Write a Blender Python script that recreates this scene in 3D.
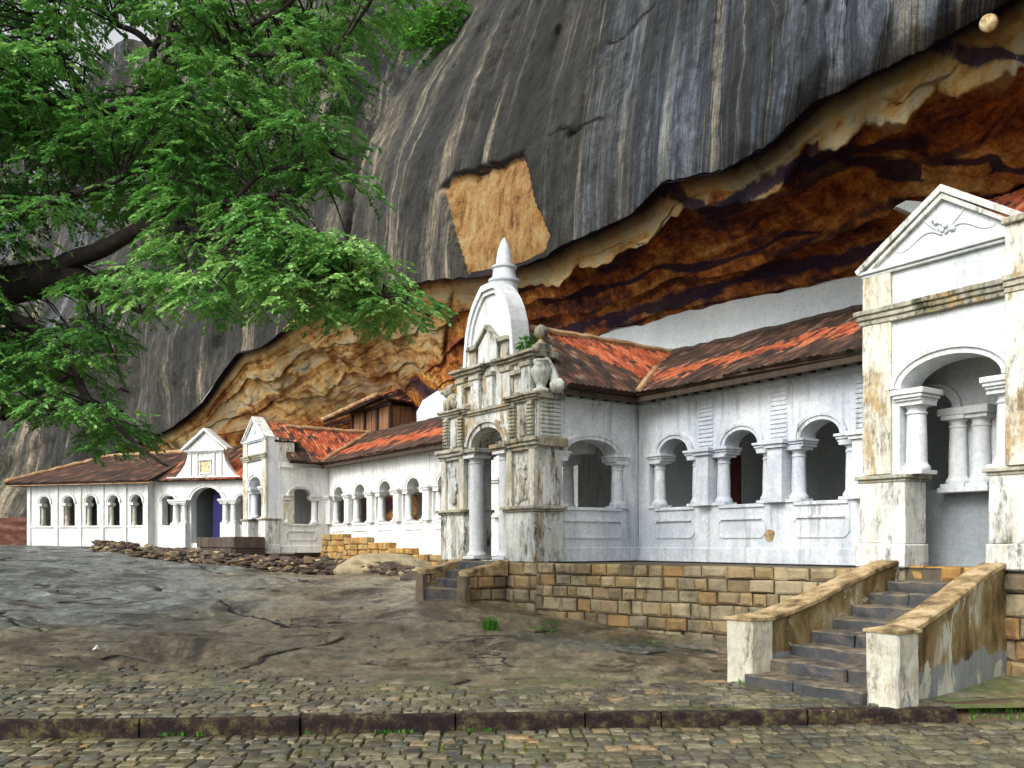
import bpy, bmesh, math, random
import numpy as np
from mathutils import Vector, Matrix, noise
R = math.radians
sc = bpy.context.scene
for o in list(bpy.data.objects): bpy.data.objects.remove(o)
col = sc.collection

# ------------------------------------------------ camera, sky, sun, exposure
cam = bpy.data.objects.new('camera', bpy.data.cameras.new('camera')); col.objects.link(cam)
cam.location = (0, 0, 2.0); cam.rotation_euler = (R(90), 0, 0)
cam.data.sensor_width = 36; cam.data.lens = 36*900/1024
cam.data.shift_y = 159/1024; cam.data.clip_start = .05; cam.data.clip_end = 2000
sc.camera = cam
SUN_DIR = Vector((-.62, -.62, .78)).normalized()          # towards the sun: behind the camera, to the left
w = bpy.data.worlds.new('World'); sc.world = w; w.use_nodes = True
nt = w.node_tree; nt.nodes.clear()
sky = nt.nodes.new('ShaderNodeTexSky'); sky.sky_type = 'NISHITA'; sky.sun_disc = False
sky.sun_elevation = math.asin(SUN_DIR.z); sky.sun_rotation = math.atan2(SUN_DIR.x, SUN_DIR.y)
sky.air_density = 1.0; sky.dust_density = 6.0; sky.ozone_density = 1.0
hs = nt.nodes.new('ShaderNodeHueSaturation'); hs.inputs['Saturation'].default_value = .14; hs.inputs['Value'].default_value = 1.6
bg = nt.nodes.new('ShaderNodeBackground'); bg.inputs['Strength'].default_value = .15
wo = nt.nodes.new('ShaderNodeOutputWorld')
nt.links.new(sky.outputs[0], hs.inputs['Color']); nt.links.new(hs.outputs[0], bg.inputs[0]); nt.links.new(bg.outputs[0], wo.inputs[0])
sl = bpy.data.lights.new('sun', 'SUN'); sl.energy = .95; sl.angle = R(24); sl.color = (1, .95, .87)
so = bpy.data.objects.new('sun', sl); col.objects.link(so)
so.rotation_euler = SUN_DIR.to_track_quat('Z', 'Y').to_euler(); so.location = (-20, -20, 30)
sc.view_settings.view_transform = 'Standard'; sc.view_settings.look = 'None'
sc.view_settings.gamma = 1; sc.view_settings.use_curve_mapping = False
sc.view_settings.exposure = 0.27
sc.cycles.max_bounces = 6; sc.cycles.diffuse_bounces = 4; sc.cycles.transparent_max_bounces = 4

# ------------------------------------------------ helpers: materials
def srgb(r, g, b):
    f = lambda c: c/12.92 if c <= .04045 else ((c+.055)/1.055)**2.4
    return (f(r/255), f(g/255), f(b/255), 1)
class NM:
    """small node-material writer"""
    def __init__(s, name, rough=.85, spec=.3):
        s.m = bpy.data.materials.new(name); s.m.use_nodes = True; s.t = s.m.node_tree
        s.b = s.t.nodes['Principled BSDF']; s.b.inputs['Roughness'].default_value = rough
        s.b.inputs['Specular IOR Level'].default_value = spec
        s.tc = s.t.nodes.new('ShaderNodeTexCoord'); s.obj = s.tc.outputs['Object']
    def n(s, typ, **kw):
        nd = s.t.nodes.new(typ)
        for k, v in kw.items():
            if hasattr(nd, k) and k not in ('inputs',): setattr(nd, k, v)
        return nd
    def put(s, sock, v):
        if isinstance(v, bpy.types.NodeSocket): s.t.links.new(v, sock)
        elif v is not None: sock.default_value = v
    def map(s, scale=(1, 1, 1), src=None, loc=(0, 0, 0), rot=(0, 0, 0)):
        nd = s.n('ShaderNodeMapping'); s.put(nd.inputs[0], src or s.obj)
        nd.inputs['Scale'].default_value = scale; nd.inputs['Location'].default_value = loc; nd.inputs['Rotation'].default_value = rot
        return nd.outputs[0]
    def noise(s, scale=1, detail=5, rough=.6, vec=None, dist=0):
        nd = s.n('ShaderNodeTexNoise'); s.put(nd.inputs['Vector'], vec or s.obj)
        nd.inputs['Scale'].default_value = scale; nd.inputs['Detail'].default_value = detail
        nd.inputs['Roughness'].default_value = rough; nd.inputs['Distortion'].default_value = dist
        return nd.outputs[0]
    def vor(s, scale, vec=None, feature='F1', out='Distance', rnd=1):
        nd = s.n('ShaderNodeTexVoronoi', feature=feature); s.put(nd.inputs['Vector'], vec or s.obj)
        nd.inputs['Scale'].default_value = scale; nd.inputs['Randomness'].default_value = rnd
        return nd.outputs[out]
    def ramp(s, fac, stops):
        nd = s.n('ShaderNodeValToRGB'); s.put(nd.inputs[0], fac); e = nd.color_ramp.elements
        while len(e) < len(stops): e.new(.5)
        for q, (p, c) in zip(e, stops):
            q.position = p; q.color = c if isinstance(c, tuple) and len(c) == 4 else ((c[0], c[1], c[2], 1) if isinstance(c, tuple) else (c, c, c, 1))
        return nd.outputs[0]
    def step(s, fac, a, b):
        nd = s.n('ShaderNodeMapRange'); s.put(nd.inputs[0], fac); nd.inputs[1].default_value = a; nd.inputs[2].default_value = b
        return nd.outputs[0]
    def math(s, op, a, b=None):
        nd = s.n('ShaderNodeMath', operation=op); s.put(nd.inputs[0], a)
        if b is not None: s.put(nd.inputs[1], b)
        return nd.outputs[0]
    def mix(s, f, a, b, mode='MIX'):
        nd = s.n('ShaderNodeMix', data_type='RGBA', blend_type=mode); s.put(nd.inputs[0], f)
        for sk, v in ((nd.inputs[6], a), (nd.inputs[7], b)):
            if isinstance(v, tuple) and len(v) == 3: v = (*v, 1)
            s.put(sk, v)
        return nd.outputs[2]
    def attr(s, name, out='Fac'):
        nd = s.n('ShaderNodeAttribute'); nd.attribute_name = name; return nd.outputs[out]
    def sep(s, v):
        nd = s.n('ShaderNodeSeparateXYZ'); s.put(nd.inputs[0], v); return nd.outputs
    def bump(s, h, strength=.4, dist=.02):
        nd = s.n('ShaderNodeBump'); s.put(nd.inputs['Height'], h); nd.inputs['Strength'].default_value = strength; nd.inputs['Distance'].default_value = dist
        s.t.links.new(nd.outputs[0], s.b.inputs['Normal'])
    def done(s, color, rough=None):
        s.put(s.b.inputs['Base Color'], color)
        if rough is not None: s.put(s.b.inputs['Roughness'], rough)
        return s.m

def plaster(name, base, blot, drip, amt, ochre=0., moss=0.):
    """lime wash with rain drips, grey blotches, ochre and black growth"""
    k = NM(name, .88, .2)
    a = k.noise(.45, 6, .62); c = k.mix(k.math('MULTIPLY', k.step(a, .40, .60), .9), base, blot)
    v = k.noise(1, 6, .65, k.map((7, 7, .55))); v2 = k.noise(1, 5, .7, k.map((2.2, 2.2, .5), loc=(3, 1, 0)))
    m = k.math('MULTIPLY', k.step(v, .48, .66), k.step(v2, .42, .62))
    c = k.mix(k.math('MULTIPLY', m, amt), c, drip); tp = k.noise(1, 6, .65, k.map((1.1, 1.1, .35), loc=(7, 3, 1))); c = k.mix(k.math('MULTIPLY', k.step(tp, .5, .68), .5*amt), c, (.33, .36, .40))
    if ochre:
        on = k.noise(1, 8, .75, k.map((3.2, 3.2, .9), loc=(9, 2, 4))); o = k.math('MULTIPLY', k.step(on, .58-.1*ochre, .66-.08*ochre), min(1, ochre*1.2))
        c = k.mix(o, c, k.ramp(k.noise(4, 6, .7), [(.35, (.16, .09, .03)), (.6, (.42, .30, .13))]))
    if moss:
        o = k.math('MULTIPLY', k.step(k.noise(1, 9, .8, k.map((5, 5, 1.6), loc=(4, 7, 1))), .57-.06*moss, .62), min(1, moss*1.1))
        c = k.mix(o, c, (.045, .05, .03))
    a2 = k.noise(1.5, 8, .75, k.map(loc=(2, 6, 3))); c = k.mix(k.math('MULTIPLY', k.step(a2, .5, .6), .45), c, blot)
    f = k.noise(14, 5, .7)
    c = k.mix(.45, c, k.ramp(f, [(.3, .5), (.6, 1.)]), 'MULTIPLY')
    k.bump(k.math('ADD', k.math('MULTIPLY', k.noise(5, 6, .7), 1.), k.math('MULTIPLY', f, .3)), .35, .03)
    return k.done(c)
W1 = (.70, .73, .75)
M = {}
M['white'] = plaster('lime_wash', W1, (.43, .48, .54), (.22, .24, .23), .95)
M['white_far'] = plaster('lime_wash_far', (.76, .77, .74), (.58, .60, .58), (.30, .28, .18), .75, ochre=.32, moss=.12)
M['white_tower'] = plaster('weathered_wash', (.70, .71, .66), (.42, .45, .42), (.12, .12, .08), 1, ochre=.75, moss=1.0)
M['cornice'] = plaster('mossy_cornice', (.46, .44, .34), (.24, .24, .19), (.06, .06, .04), 1, ochre=.7, moss=1.1)
M['stained'] = plaster('ochre_stained_wash', (.66, .65, .56), (.50, .48, .38), (.16, .12, .06), 1, ochre=.75, moss=.7)
M['pedestal'] = plaster('patchy_wash', (.68, .68, .63), (.48, .50, .46), (.16, .14, .09), 1, ochre=.3, moss=.75)
M['porch'] = plaster('porch_wash', (.70, .72, .72), (.52, .56, .58), (.34, .33, .25), .75, ochre=.08)
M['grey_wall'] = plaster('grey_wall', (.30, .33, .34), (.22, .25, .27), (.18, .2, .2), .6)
M['cave_wall'] = plaster('cave_wall_wash', (.62, .67, .66), (.50, .55, .56), (.42, .45, .44), .4)
M['pillar'] = plaster('mildewed_pillar', (.62, .60, .50), (.40, .39, .30), (.10, .08, .05), 1, ochre=.45, moss=.7)
def baluster_mat():
    k = NM('ochre_balustrade', .85, .25)
    a = k.noise(1, 7, .7, k.map((1.6, 1.6, .8)), .6)
    c = k.ramp(a, [(.36, (.06, .045, .02)), (.46, (.16, .11, .04)), (.56, (.26, .20, .095)), (.66, (.42, .40, .32))])
    z = k.sep(k.obj)[2]
    wav = k.math('ADD', z, k.math('MULTIPLY', k.noise(1.6, 3, .5), -.5))
    c = k.mix(k.step(wav, .13, .10), c, (.22, .24, .24)); pl_ = k.step(k.noise(1, 7, .7, k.map((1.1, 1.1, .8), loc=(3, 5, 2)), .8), .56, .58); c = k.mix(pl_, c, (.46, .46, .38))
    c = k.mix(.5, c, k.ramp(k.noise(1, 5, .7, k.map((14, 14, 1))), [(.35, .45), (.6, 1.)]), 'MULTIPLY')
    k.bump(k.noise(9, 8, .75), .5, .03); return k.done(c)
M['balu'] = baluster_mat()
def coping_mat():
    k = NM('ochre_coping', .8, .3)
    c = k.ramp(k.noise(3, 8, .7), [(.38, (.07, .05, .025)), (.48, (.24, .165, .075)), (.6, (.42, .32, .18))])
    k.bump(k.noise(12, 8, .8), .5, .02); return k.done(c)
M['coping'] = coping_mat()
def block_mat(name, cols, wetlow=False):
    """masonry: colour differs per block through the 'tid' attribute"""
    k = NM(name, .85, .25); t = k.attr('tid')
    c = k.ramp(t, cols)
    n1 = k.noise(2.2, 8, .7)
    c = k.mix(.8, c, k.ramp(n1, [(.28, (.28, .24, .20)), (.5, (.8, .78, .72)), (.72, (1.25, 1.2, 1.1))]), 'MULTIPLY')
    g = k.step(k.noise(1, 9, .8, k.map((1.4, 1.4, 1.0), loc=(5, 3, 0))), .51, .62)
    c = k.mix(k.math('MULTIPLY', g, .7), c, (.05, .05, .035))
    k.bump(k.noise(16, 8, .8), .7, .025); return k.done(c)
M['block'] = block_mat('golden_masonry', [(0, (.16, .13, .09)), (.25, (.32, .24, .12)), (.45, (.30, .27, .20)), (.62, (.34, .20, .075)), (.7, (.38, .32, .20)), (1, (.24, .20, .14))])
M['orange_block'] = block_mat('orange_masonry', [(0, (.32, .18, .06)), (.5, (.42, .25, .08)), (1, (.30, .24, .13))])
M['rubble'] = block_mat('rubble_stone', [(0, (.035, .025, .022)), (.3, (.10, .075, .06)), (.6, (.06, .04, .035)), (.85, (.24, .17, .09)), (1, (.34, .30, .20))])
M['mortar'] = block_mat('dark_mortar', [(0, (.12, .10, .07)), (1, (.12, .10, .07))])
def step_mat():
    k = NM('wet_steps', .5, .5)
    c = k.ramp(k.noise(2.4, 8, .7), [(.3, (.014, .015, .016)), (.5, (.035, .037, .04)), (.6, (.08, .065, .045)), (.72, (.18, .14, .08))])
    nz = k.n('ShaderNodeNewGeometry'); up = k.sep(nz.outputs['Normal'])[2]
    c = k.mix(k.math('MULTIPLY', k.math('MULTIPLY', k.step(k.noise(5, 6, .7), .40, .6), .75), k.step(up, .3, .8)), c, (.20, .155, .09))
    k.bump(k.noise(10, 8, .8), .6, .03)
    return k.done(c, k.ramp(k.noise(2, 4, .6), [(.35, .3), (.65, .75)]))
M['step'] = step_mat()
def tile_mat():
    k = NM('clay_tiles', .85, .25)
    f = k.attr('fresh'); t = k.attr('tid')
    old = k.ramp(t, [(0, (.02, .014, .012)), (.4, (.045, .026, .018)), (.75, (.09, .04, .024)), (1, (.17, .11, .08))])
    new = k.ramp(t, [(0, (.16, .035, .015)), (.5, (.32, .07, .025)), (1, (.42, .14, .06))])
    f = k.math('ADD', f, k.math('MULTIPLY', k.math('SUBTRACT', t, .55), .75)); mk = k.step(k.math('ADD', f, k.math('MULTIPLY', k.math('SUBTRACT', k.noise(1.3, 8, .8), .5), 3.6)), .45, .66)
    c = k.mix(mk, old, new)
    c = k.mix(k.math('MULTIPLY', k.step(k.noise(3, 9, .85), .53, .60), .85), c, (.025, .022, .02))
    k.bump(k.noise(20, 6, .8), .4, .02); return k.done(c)
M['tile'] = tile_mat()
def ridge_mat():
    k = NM('ridge_mortar', .9, .2); c = k.ramp(k.noise(2.5, 8, .75), [(.3, (.10, .06, .035)), (.5, (.34, .20, .10)), (.7, (.50, .40, .26))])
    k.bump(k.noise(12, 8, .8), .5, .02); return k.done(c)
M['ridge'] = ridge_mat()
def wood_mat(name, a, b):
    k = NM(name, .75, .3); v = k.noise(1, 6, .7, k.map((9, 9, .6)))
    c = k.ramp(v, [(.3, a), (.7, b)]); k.bump(v, .4, .02); return k.done(c)
M['wood'] = wood_mat('red_brown_boards', (.07, .025, .012), (.30, .15, .07))
M['darkwood'] = wood_mat('dark_beams', (.02, .014, .01), (.07, .045, .03))
M['blue'] = wood_mat('blue_door', (.008, .006, .05), (.014, .010, .10))
M['red'] = wood_mat('red_curtain', (.06, .012, .012), (.12, .02, .02))
M['patch'] = coping_mat()
def plainm(name, c, r=.8):
    k = NM(name, r); cc = k.mix(.5, c, k.ramp(k.noise(6, 6, .7), [(.3, .5), (.7, 1.)]), 'MULTIPLY'); k.bump(k.noise(10, 5, .7), .3, .02); return k.done(cc)
M['slate'] = plainm('grey_slate', (.28, .31, .29))
M['knob'] = (lambda k: (k.bump(k.noise(18, 8, .8), .9, .02), k.done(k.ramp(k.noise(9, 8, .75), [(.38, (.14, .10, .04)), (.48, (.50, .36, .16)), (.6, (.78, .66, .44))])))[1])(NM('cream_stone', .9))
M['floor'] = plainm('veranda_floor', (.20, .19, .18))
M['paper'] = plainm('white_scrap', (.8, .8, .78))

# ------------------------------------------------ helpers: meshes
class Frame:
    def __init__(s, x, y, ang): s.o = Vector((x, y, 0)); s.a = ang; s.c = math.cos(ang); s.s = math.sin(ang)
    def w(s, x, y, z): return Vector((s.o.x + x*s.c - y*s.s, s.o.y + x*s.s + y*s.c, z))
T = Frame(5.62, 14.3, math.atan2(.8184, -.5747))     # temple: x runs along the facade to the far left, y outwards
G = Frame(-14.2, 47.0, math.atan2(.296, -.955))      # far gate building
WF = Frame(0, 0, 0)
CUR = {'f': T}
class MB:
    def __init__(s): s.v = []; s.f = []; s.at = {}
    def add(s, vs, fs, **att):
        o = len(s.v); s.v += [tuple(p) for p in vs]; s.f += [tuple(i+o for i in f) for f in fs]
        for k in set(list(s.at)+list(att)):
            a = s.at.setdefault(k, [0.]*o); x = att.get(k, 0.)
            a += list(x) if hasattr(x, '__len__') else [x]*len(vs)
        return s
    def hexa(s, p, **att):          # eight corners: bottom four, top four
        return s.add(p, [(3, 2, 1, 0), (4, 5, 6, 7), (0, 1, 5, 4), (1, 2, 6, 5), (2, 3, 7, 6), (3, 0, 4, 7)], **att)
    def box(s, x0, x1, y0, y1, z0, z1, **att):
        return s.hexa([(x0, y0, z0), (x1, y0, z0), (x1, y1, z0), (x0, y1, z0), (x0, y0, z1), (x1, y0, z1), (x1, y1, z1), (x0, y1, z1)], **att)
    def lathe(s, cx, cy, prof, n=20, sx=1, sy=1, **att):
        vs = []; fs = []
        for r, z in prof:
            for i in range(n):
                a = 2*math.pi*i/n; vs.append((cx+r*sx*math.cos(a), cy+r*sy*math.sin(a), z))
        for j in range(len(prof)-1):
            for i in range(n):
                k = (i+1) % n; fs.append((j*n+i, j*n+k, (j+1)*n+k, (j+1)*n+i))
        fs.append(tuple(range(n))[::-1]); fs.append(tuple((len(prof)-1)*n+i for i in range(n)))
        return s.add(vs, fs, **att)
    def prism(s, pts, fn, a, b, **att):      # outline pts (p,q) mapped by fn(p,q,depth)
        n = len(pts); vs = [fn(p, q, a) for p, q in pts]+[fn(p, q, b) for p, q in pts]
        fs = [tuple(range(n))[::-1], tuple(range(n, 2*n))]+[(i, (i+1) % n, n+(i+1) % n, n+i) for i in range(n)]
        return s.add(vs, fs, **att)
    def tube(s, pts, rad, n=8, **att):
        vs = []; fs = []; m = len(pts); P = [Vector(p) for p in pts]; up = Vector((.13, .21, 1)).normalized()
        for i, p in enumerate(P):
            d = (P[min(i+1, m-1)]-P[max(i-1, 0)]).normalized(); a = d.cross(up)
            if a.length < 1e-3: a = Vector((1, 0, 0))
            a.normalize(); b = d.cross(a); r = rad[i] if hasattr(rad, '__len__') else rad
            for k in range(n):
                t = 2*math.pi*k/n; vs.append(p+a*(r*math.cos(t))+b*(r*math.sin(t)))
        for j in range(m-1):
            for i in range(n):
                k = (i+1) % n; fs.append((j*n+i, j*n+k, (j+1)*n+k, (j+1)*n+i))
        fs.append(tuple(range(n))[::-1]); fs.append(tuple((m-1)*n+i for i in range(n)))
        return s.add(vs, fs, **att)
def mesh_from(name, mb, mat, base=(0, 0, 0), bevel=0, smooth=False, rough=0, sub=0, frame_world=None):
    me = bpy.data.meshes.new(name)
    bx, by, bz = base
    if frame_world is None: vs = [(x-bx, y-by, z-bz) for x, y, z in mb.v]
    else: vs = [tuple(frame_world.w(x, y, z)) for x, y, z in mb.v]
    me.from_pydata(vs, [], mb.f)
    for k, a in mb.at.items():
        at = me.attributes.new(k, 'FLOAT', 'POINT'); at.data.foreach_set('value', a)
    bm = bmesh.new(); bm.from_mesh(me)
    bmesh.ops.recalc_face_normals(bm, faces=bm.faces)
    if bevel:
        es = [e for e in bm.edges if len(e.link_faces) == 2 and e.calc_face_angle(0) > .6]
        bmesh.ops.bevel(bm, geom=es, offset=bevel, segments=1, affect='EDGES', clamp_overlap=True)
    if sub:
        for _ in range(6):
            es = [e for e in bm.edges if e.calc_length() > sub]
            if not es: break
            bmesh.ops.subdivide_edges(bm, edges=es, cuts=1, use_grid_fill=True)
        bmesh.ops.triangulate(bm, faces=[f for f in bm.faces if len(f.verts) > 4])
    if rough:
        off = Vector((bx, by, bz))
        for v in bm.verts: v.co += noise.noise_vector((v.co+off)*3.1)*rough + noise.noise_vector((v.co+off)*9)*rough*.4
    bm.to_mesh(me); bm.free()
    if smooth:
        for p in me.polygons: p.use_smooth = True
        if smooth == 'auto': me.set_sharp_from_angle(angle=R(40))
    me.materials.append(mat)
    return me
class Thing:
    def __init__(s, name, label, cat, base, frame=T, group=None):
        s.f = frame; s.base = base; o = bpy.data.objects.new(name, None); col.objects.link(o)
        o.empty_display_size = .3
        o.location = frame.w(*base); o.rotation_euler = (0, 0, frame.a); o['label'] = label; o['category'] = cat
        if group: o['group'] = group
        s.o = o
    def part(s, name, mb, mat, parent=None, label=None, kind=None, **kw):
        o = bpy.data.objects.new(name, mesh_from(name, mb, mat, s.base, **kw)); col.objects.link(o); o.parent = parent or s.o
        if label: o['label'] = label
        if kind: o['kind'] = kind
        return o
def single(name, label, cat, mb, mat, base, frame=T, group=None, **kw):
    o = bpy.data.objects.new(name, mesh_from(name, mb, mat, base, **kw)); col.objects.link(o)
    o.location = frame.w(*base); o.rotation_euler = (0, 0, frame.a)
    o['label'] = label; o['category'] = cat
    if group: o['group'] = group
    return o
def struct(name, mb, mat, frame=WF, kind='structure', **kw):
    o = bpy.data.objects.new(name, mesh_from(name, mb, mat, frame_world=frame, **kw)); col.objects.link(o); o['kind'] = kind
    return o
def copy_tree(o, parent=None):
    c = o.copy(); col.objects.link(c)
    if parent: c.parent = parent
    for ch in [x for x in bpy.data.objects if x.parent == o]: copy_tree(ch, c)
    return c
rnd = random.Random(7)
def view(u, v, Y): return Vector(((u-512)/900*Y, Y, 2-(v-543)/900*Y))      # a point surveyed from the photo at its real distance
FA = lambda a, b, z: (a, b, z)                     # walls that run along x
def SD(x): return lambda a, b, z: (x-b, a, z)      # walls that run along y, facing -x, whose face is at x
def op(c, w, sill=2.77, spring=3.95, rise=.3, m=.34, low=3.8): return dict(c=c, w=w, sill=sill, spring=spring, rise=rise, m=m, low=low)
def arch_z(o, x): return o['spring']+o['rise']*math.sqrt(max(0, 1-((x-o['c'])/(o['w']/2))**2))
def arcade(mb, fn, x0, x1, z0, z1, ops, ya, yb):
    """wall from x0 to x1 with arched openings, faces at ya (inner) and yb (outer)"""
    ops = sorted(ops, key=lambda o: o['c']); xs = [(x0, None)]
    cells = []; x = x0
    for o in ops:
        l = o['c']-o['w']/2; r = o['c']+o['w']/2
        cells.append((x, l-o['m'], None, 0))
        if o['m'] > 0: cells.append((l-o['m'], l, o, 1))
        N = 18; ths = [l+(r-l)*(.5-.5*math.cos(math.pi*i/N)) for i in range(N+1)]
        for i in range(N): cells.append((ths[i], ths[i+1], o, 2))
        if o['m'] > 0: cells.append((r, r+o['m'], o, 1))
        x = r+o['m']
    cells.append((x, x1, None, 0))
    def gap(c, xx):
        if c[3] == 0: return None
        o = c[2]
        return (o['sill'], o['low']) if c[3] == 1 else (o['sill'], arch_z(o, xx))
    def quad(a, b, c, d): mb.add([a, b, c, d], [(0, 1, 2, 3)])
    prev = None
    for c in cells:
        a, b = c[0], c[1]
        if b-a < 1e-6: continue
        g0, g1 = gap(c, a), gap(c, b)
        for y in (ya, yb):
            if g0 is None: quad(fn(a, y, z0), fn(b, y, z0), fn(b, y, z1), fn(a, y, z1))
            else:
                if g0[0] > z0+1e-4: quad(fn(a, y, z0), fn(b, y, z0), fn(b, y, g1[0]), fn(a, y, g0[0]))
                quad(fn(a, y, g0[1]), fn(b, y, g1[1]), fn(b, y, z1), fn(a, y, z1))
        if g0:
            if g0[0] > z0+1e-4: quad(fn(a, ya, g0[0]), fn(b, ya, g1[0]), fn(b, yb, g1[0]), fn(a, yb, g0[0]))
            quad(fn(a, ya, g0[1]), fn(b, ya, g1[1]), fn(b, yb, g1[1]), fn(a, yb, g0[1]))
        pg = prev; lo, hi = (g0 or (None, None)); 
        if (pg is None) != (g0 is None):
            q = g0 or pg; quad(fn(a, ya, q[0]), fn(a, ya, q[1]), fn(a, yb, q[1]), fn(a, yb, q[0]))
        elif pg and g0 and abs(pg[1]-g0[1]) > 1e-4:
            quad(fn(a, ya, pg[1]), fn(a, ya, g0[1]), fn(a, yb, g0[1]), fn(a, yb, pg[1]))
        prev = g1
    for xx in (x0, x1): quad(fn(xx, ya, z0), fn(xx, yb, z0), fn(xx, yb, z1), fn(xx, ya, z1))
    quad(fn(x0, ya, z1), fn(x1, ya, z1), fn(x1, yb, z1), fn(x0, yb, z1)); 
    return mb
def archivolt(fn, o, yb, wd=.15, out=.05):
    mb = MB(); N = 20
    for (i0, i1, d0) in ((0, wd*.55, out), (wd*.55, wd, out*1.7)):
        vs = []; fs = []
        for i in range(N+1):
            t = math.pi*i/N
            for rr in (i0, i1):
                x = o['c']-(o['w']/2+rr)*math.cos(t); z = o['spring']+(o['rise']+rr*.9)*math.sin(t)
                vs += [fn(x, yb-.01, z), fn(x, yb+d0, z)]
        for i in range(N):
            a = 4*i; b = a+4
            fs += [(a+1, b+1, b+3, a+3), (a, a+1, b+1, b)[::-1], (a+2, a+3, b+3, b+2)]
        fs += [(0, 1, 3, 2), (4*N, 4*N+1, 4*N+3, 4*N+2)]
        mb.add(vs, fs)
    return mb
def column(cx, cy, z0, z1, r=.14, n=18, sq=1.0):
    mb = MB(); h = z1-z0; b = r*1.35*sq
    mb.box(cx-b, cx+b, cy-b, cy+b, z0, z0+.06)
    mb.lathe(cx, cy, [(r*1.28, z0+.06), (r*1.34, z0+.09), (r*1.24, z0+.13), (r*1.08, z0+.15), (r*1.0, z0+.2), (r*1.0, z0+h*.4), (r*.9, z1-.2),
                      (r*1.0, z1-.19), (r*1.02, z1-.165), (r*.9, z1-.15), (r*.92, z1-.1), (r*1.2, z1-.06)], n)
    b = r*1.32*sq; mb.box(cx-b, cx+b, cy-b, cy+b, z1-.062, z1)
    return mb
def mould(fn, x0, x1, yb, z0, z1, out=.08, ends=True, layers=3, down=False):
    """stepped horizontal moulding against a face at yb"""
    mb = MB(); h = (z1-z0)/layers
    for i in range(layers):
        k = (i+1)/layers if not down else (layers-i)/layers
        e = out*k if ends else 0
        a = [fn(x0-e, yb-.02, z0+i*h), fn(x1+e, yb-.02, z0+i*h), fn(x1+e, yb+out*k, z0+i*h), fn(x0-e, yb+out*k, z0+i*h)]
        b = [fn(x0-e, yb-.02, z0+(i+1)*h), fn(x1+e, yb-.02, z0+(i+1)*h), fn(x1+e, yb+out*k, z0+(i+1)*h), fn(x0-e, yb+out*k, z0+(i+1)*h)]
        mb.hexa(a+b)
    return mb
def fbox(mb, fn, x0, x1, ya, yb, z0, z1, **att):
    mb.hexa([fn(x0, ya, z0), fn(x1, ya, z0), fn(x1, yb, z0), fn(x0, yb, z0), fn(x0, ya, z1), fn(x1, ya, z1), fn(x1, yb, z1), fn(x0, yb, z1)], **att); return mb
def panel_frame(fn, c, w, zc, h, yb, out=.02):
    """low raised frame with notched corners"""
    mb = MB(); x0, x1, z0, z1 = c-w/2, c+w/2, zc-h/2, zc+h/2; k = .1; t = .035
    fbox(mb, fn, x0+k, x1-k, yb-.01, yb+out+.02, z1-t, z1); fbox(mb, fn, x0+k, x1-k, yb-.01, yb+out, z0, z0+t)
    fbox(mb, fn, x0, x0+t, yb-.01, yb+out, z0+k, z1-k); fbox(mb, fn, x1-t, x1, yb-.01, yb+out, z0+k, z1-k)
    for sx, xx in ((1, x0), (-1, x1)):
        for sz, zz in ((1, z0), (-1, z1)):
            p = [(xx, zz+sz*k), (xx+sx*k, zz), (xx+sx*(k+.0), zz+sz*t), (xx+sx*t, zz+sz*k)]
            mb.prism(p, lambda a, b, d: fn(a, d, b), yb-.01, yb+out*.9)
    return mb
def roof_patch(mb, e0, e1, r1, r0, fresh, tile=.15, course=.26, nx=5, ny=2, thick=.09, seed=0, rag=.06):
    """corrugated clay tiles between eave e0-e1 and ridge r0-r1; fresh(p,q) tells where the new orange tiles lie"""
    e0, e1, r1, r0 = map(Vector, (e0, e1, r1, r0)); rn = random.Random(seed)
    N = (e1-e0).cross(r0-e0).normalized()
    if N.z < 0: N = -N
    L = max((e1-e0).length, (r1-r0).length); S = ((r0-e0).length+(r1-e1).length)/2
    cx = max(2, int(L/tile))*nx; cy = max(2, int(S/course))*ny; tid = {}
    vs = []; A = []; B = []; fs = []
    for j in range(cy+1):
        q = j/cy
        for i in range(cx+1):
            p = i/cx; P = (e0*(1-p)+e1*p)*(1-q)+(r0*(1-p)+r1*p)*q
            ti, tj = i//nx, j//ny; key = (ti, tj)
            if key not in tid: tid[key] = (rn.random(), rn.uniform(-.5, .5))
            a, jz = tid[key]
            h = .03*abs(math.sin(math.pi*i/nx))+.03*(1-(j % ny)/ny)+jz*.035
            P = P+N*h
            if j == 0: P = P-(r0-e0).normalized()*rag*(tid[key][1]+.5)
            P.z += noise.noise(P*.7)*.05
            vs.append(P); A.append(a); B.append(fresh(p, q))
    for j in range(cy):
        for i in range(cx):
            a = j*(cx+1)+i; fs.append((a, a+1, a+cx+2, a+cx+1))
    o = len(vs); D = -N*thick
    for P in (e0, e1, r1, r0): vs.append(P+D); A.append(.1); B.append(0)
    fs.append((o, o+3, o+2, o+1))
    fs.append(tuple([o]+[o+1]+[i for i in range(cx, -1, -1)]))
    fs.append(tuple([o+1, o+2]+[j*(cx+1)+cx for j in range(cy, -1, -1)])); fs.append(tuple([o+3, o]+[j*(cx+1) for j in range(cy+1)]))
    mb.add(vs, fs, tid=A, fresh=B)
def ridge_tube(a, b, r=.11, seed=0):
    a, b = Vector(a), Vector(b); n = max(3, int((b-a).length/.25)); rn = random.Random(seed)
    P = [a+(b-a)*i/n+Vector((rn.uniform(-.01, .01), rn.uniform(-.01, .01), rn.uniform(-.02, .02))) for i in range(n+1)]
    return MB().tube(P, [r*rn.uniform(.82, 1.12) for _ in P], 8)
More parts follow.
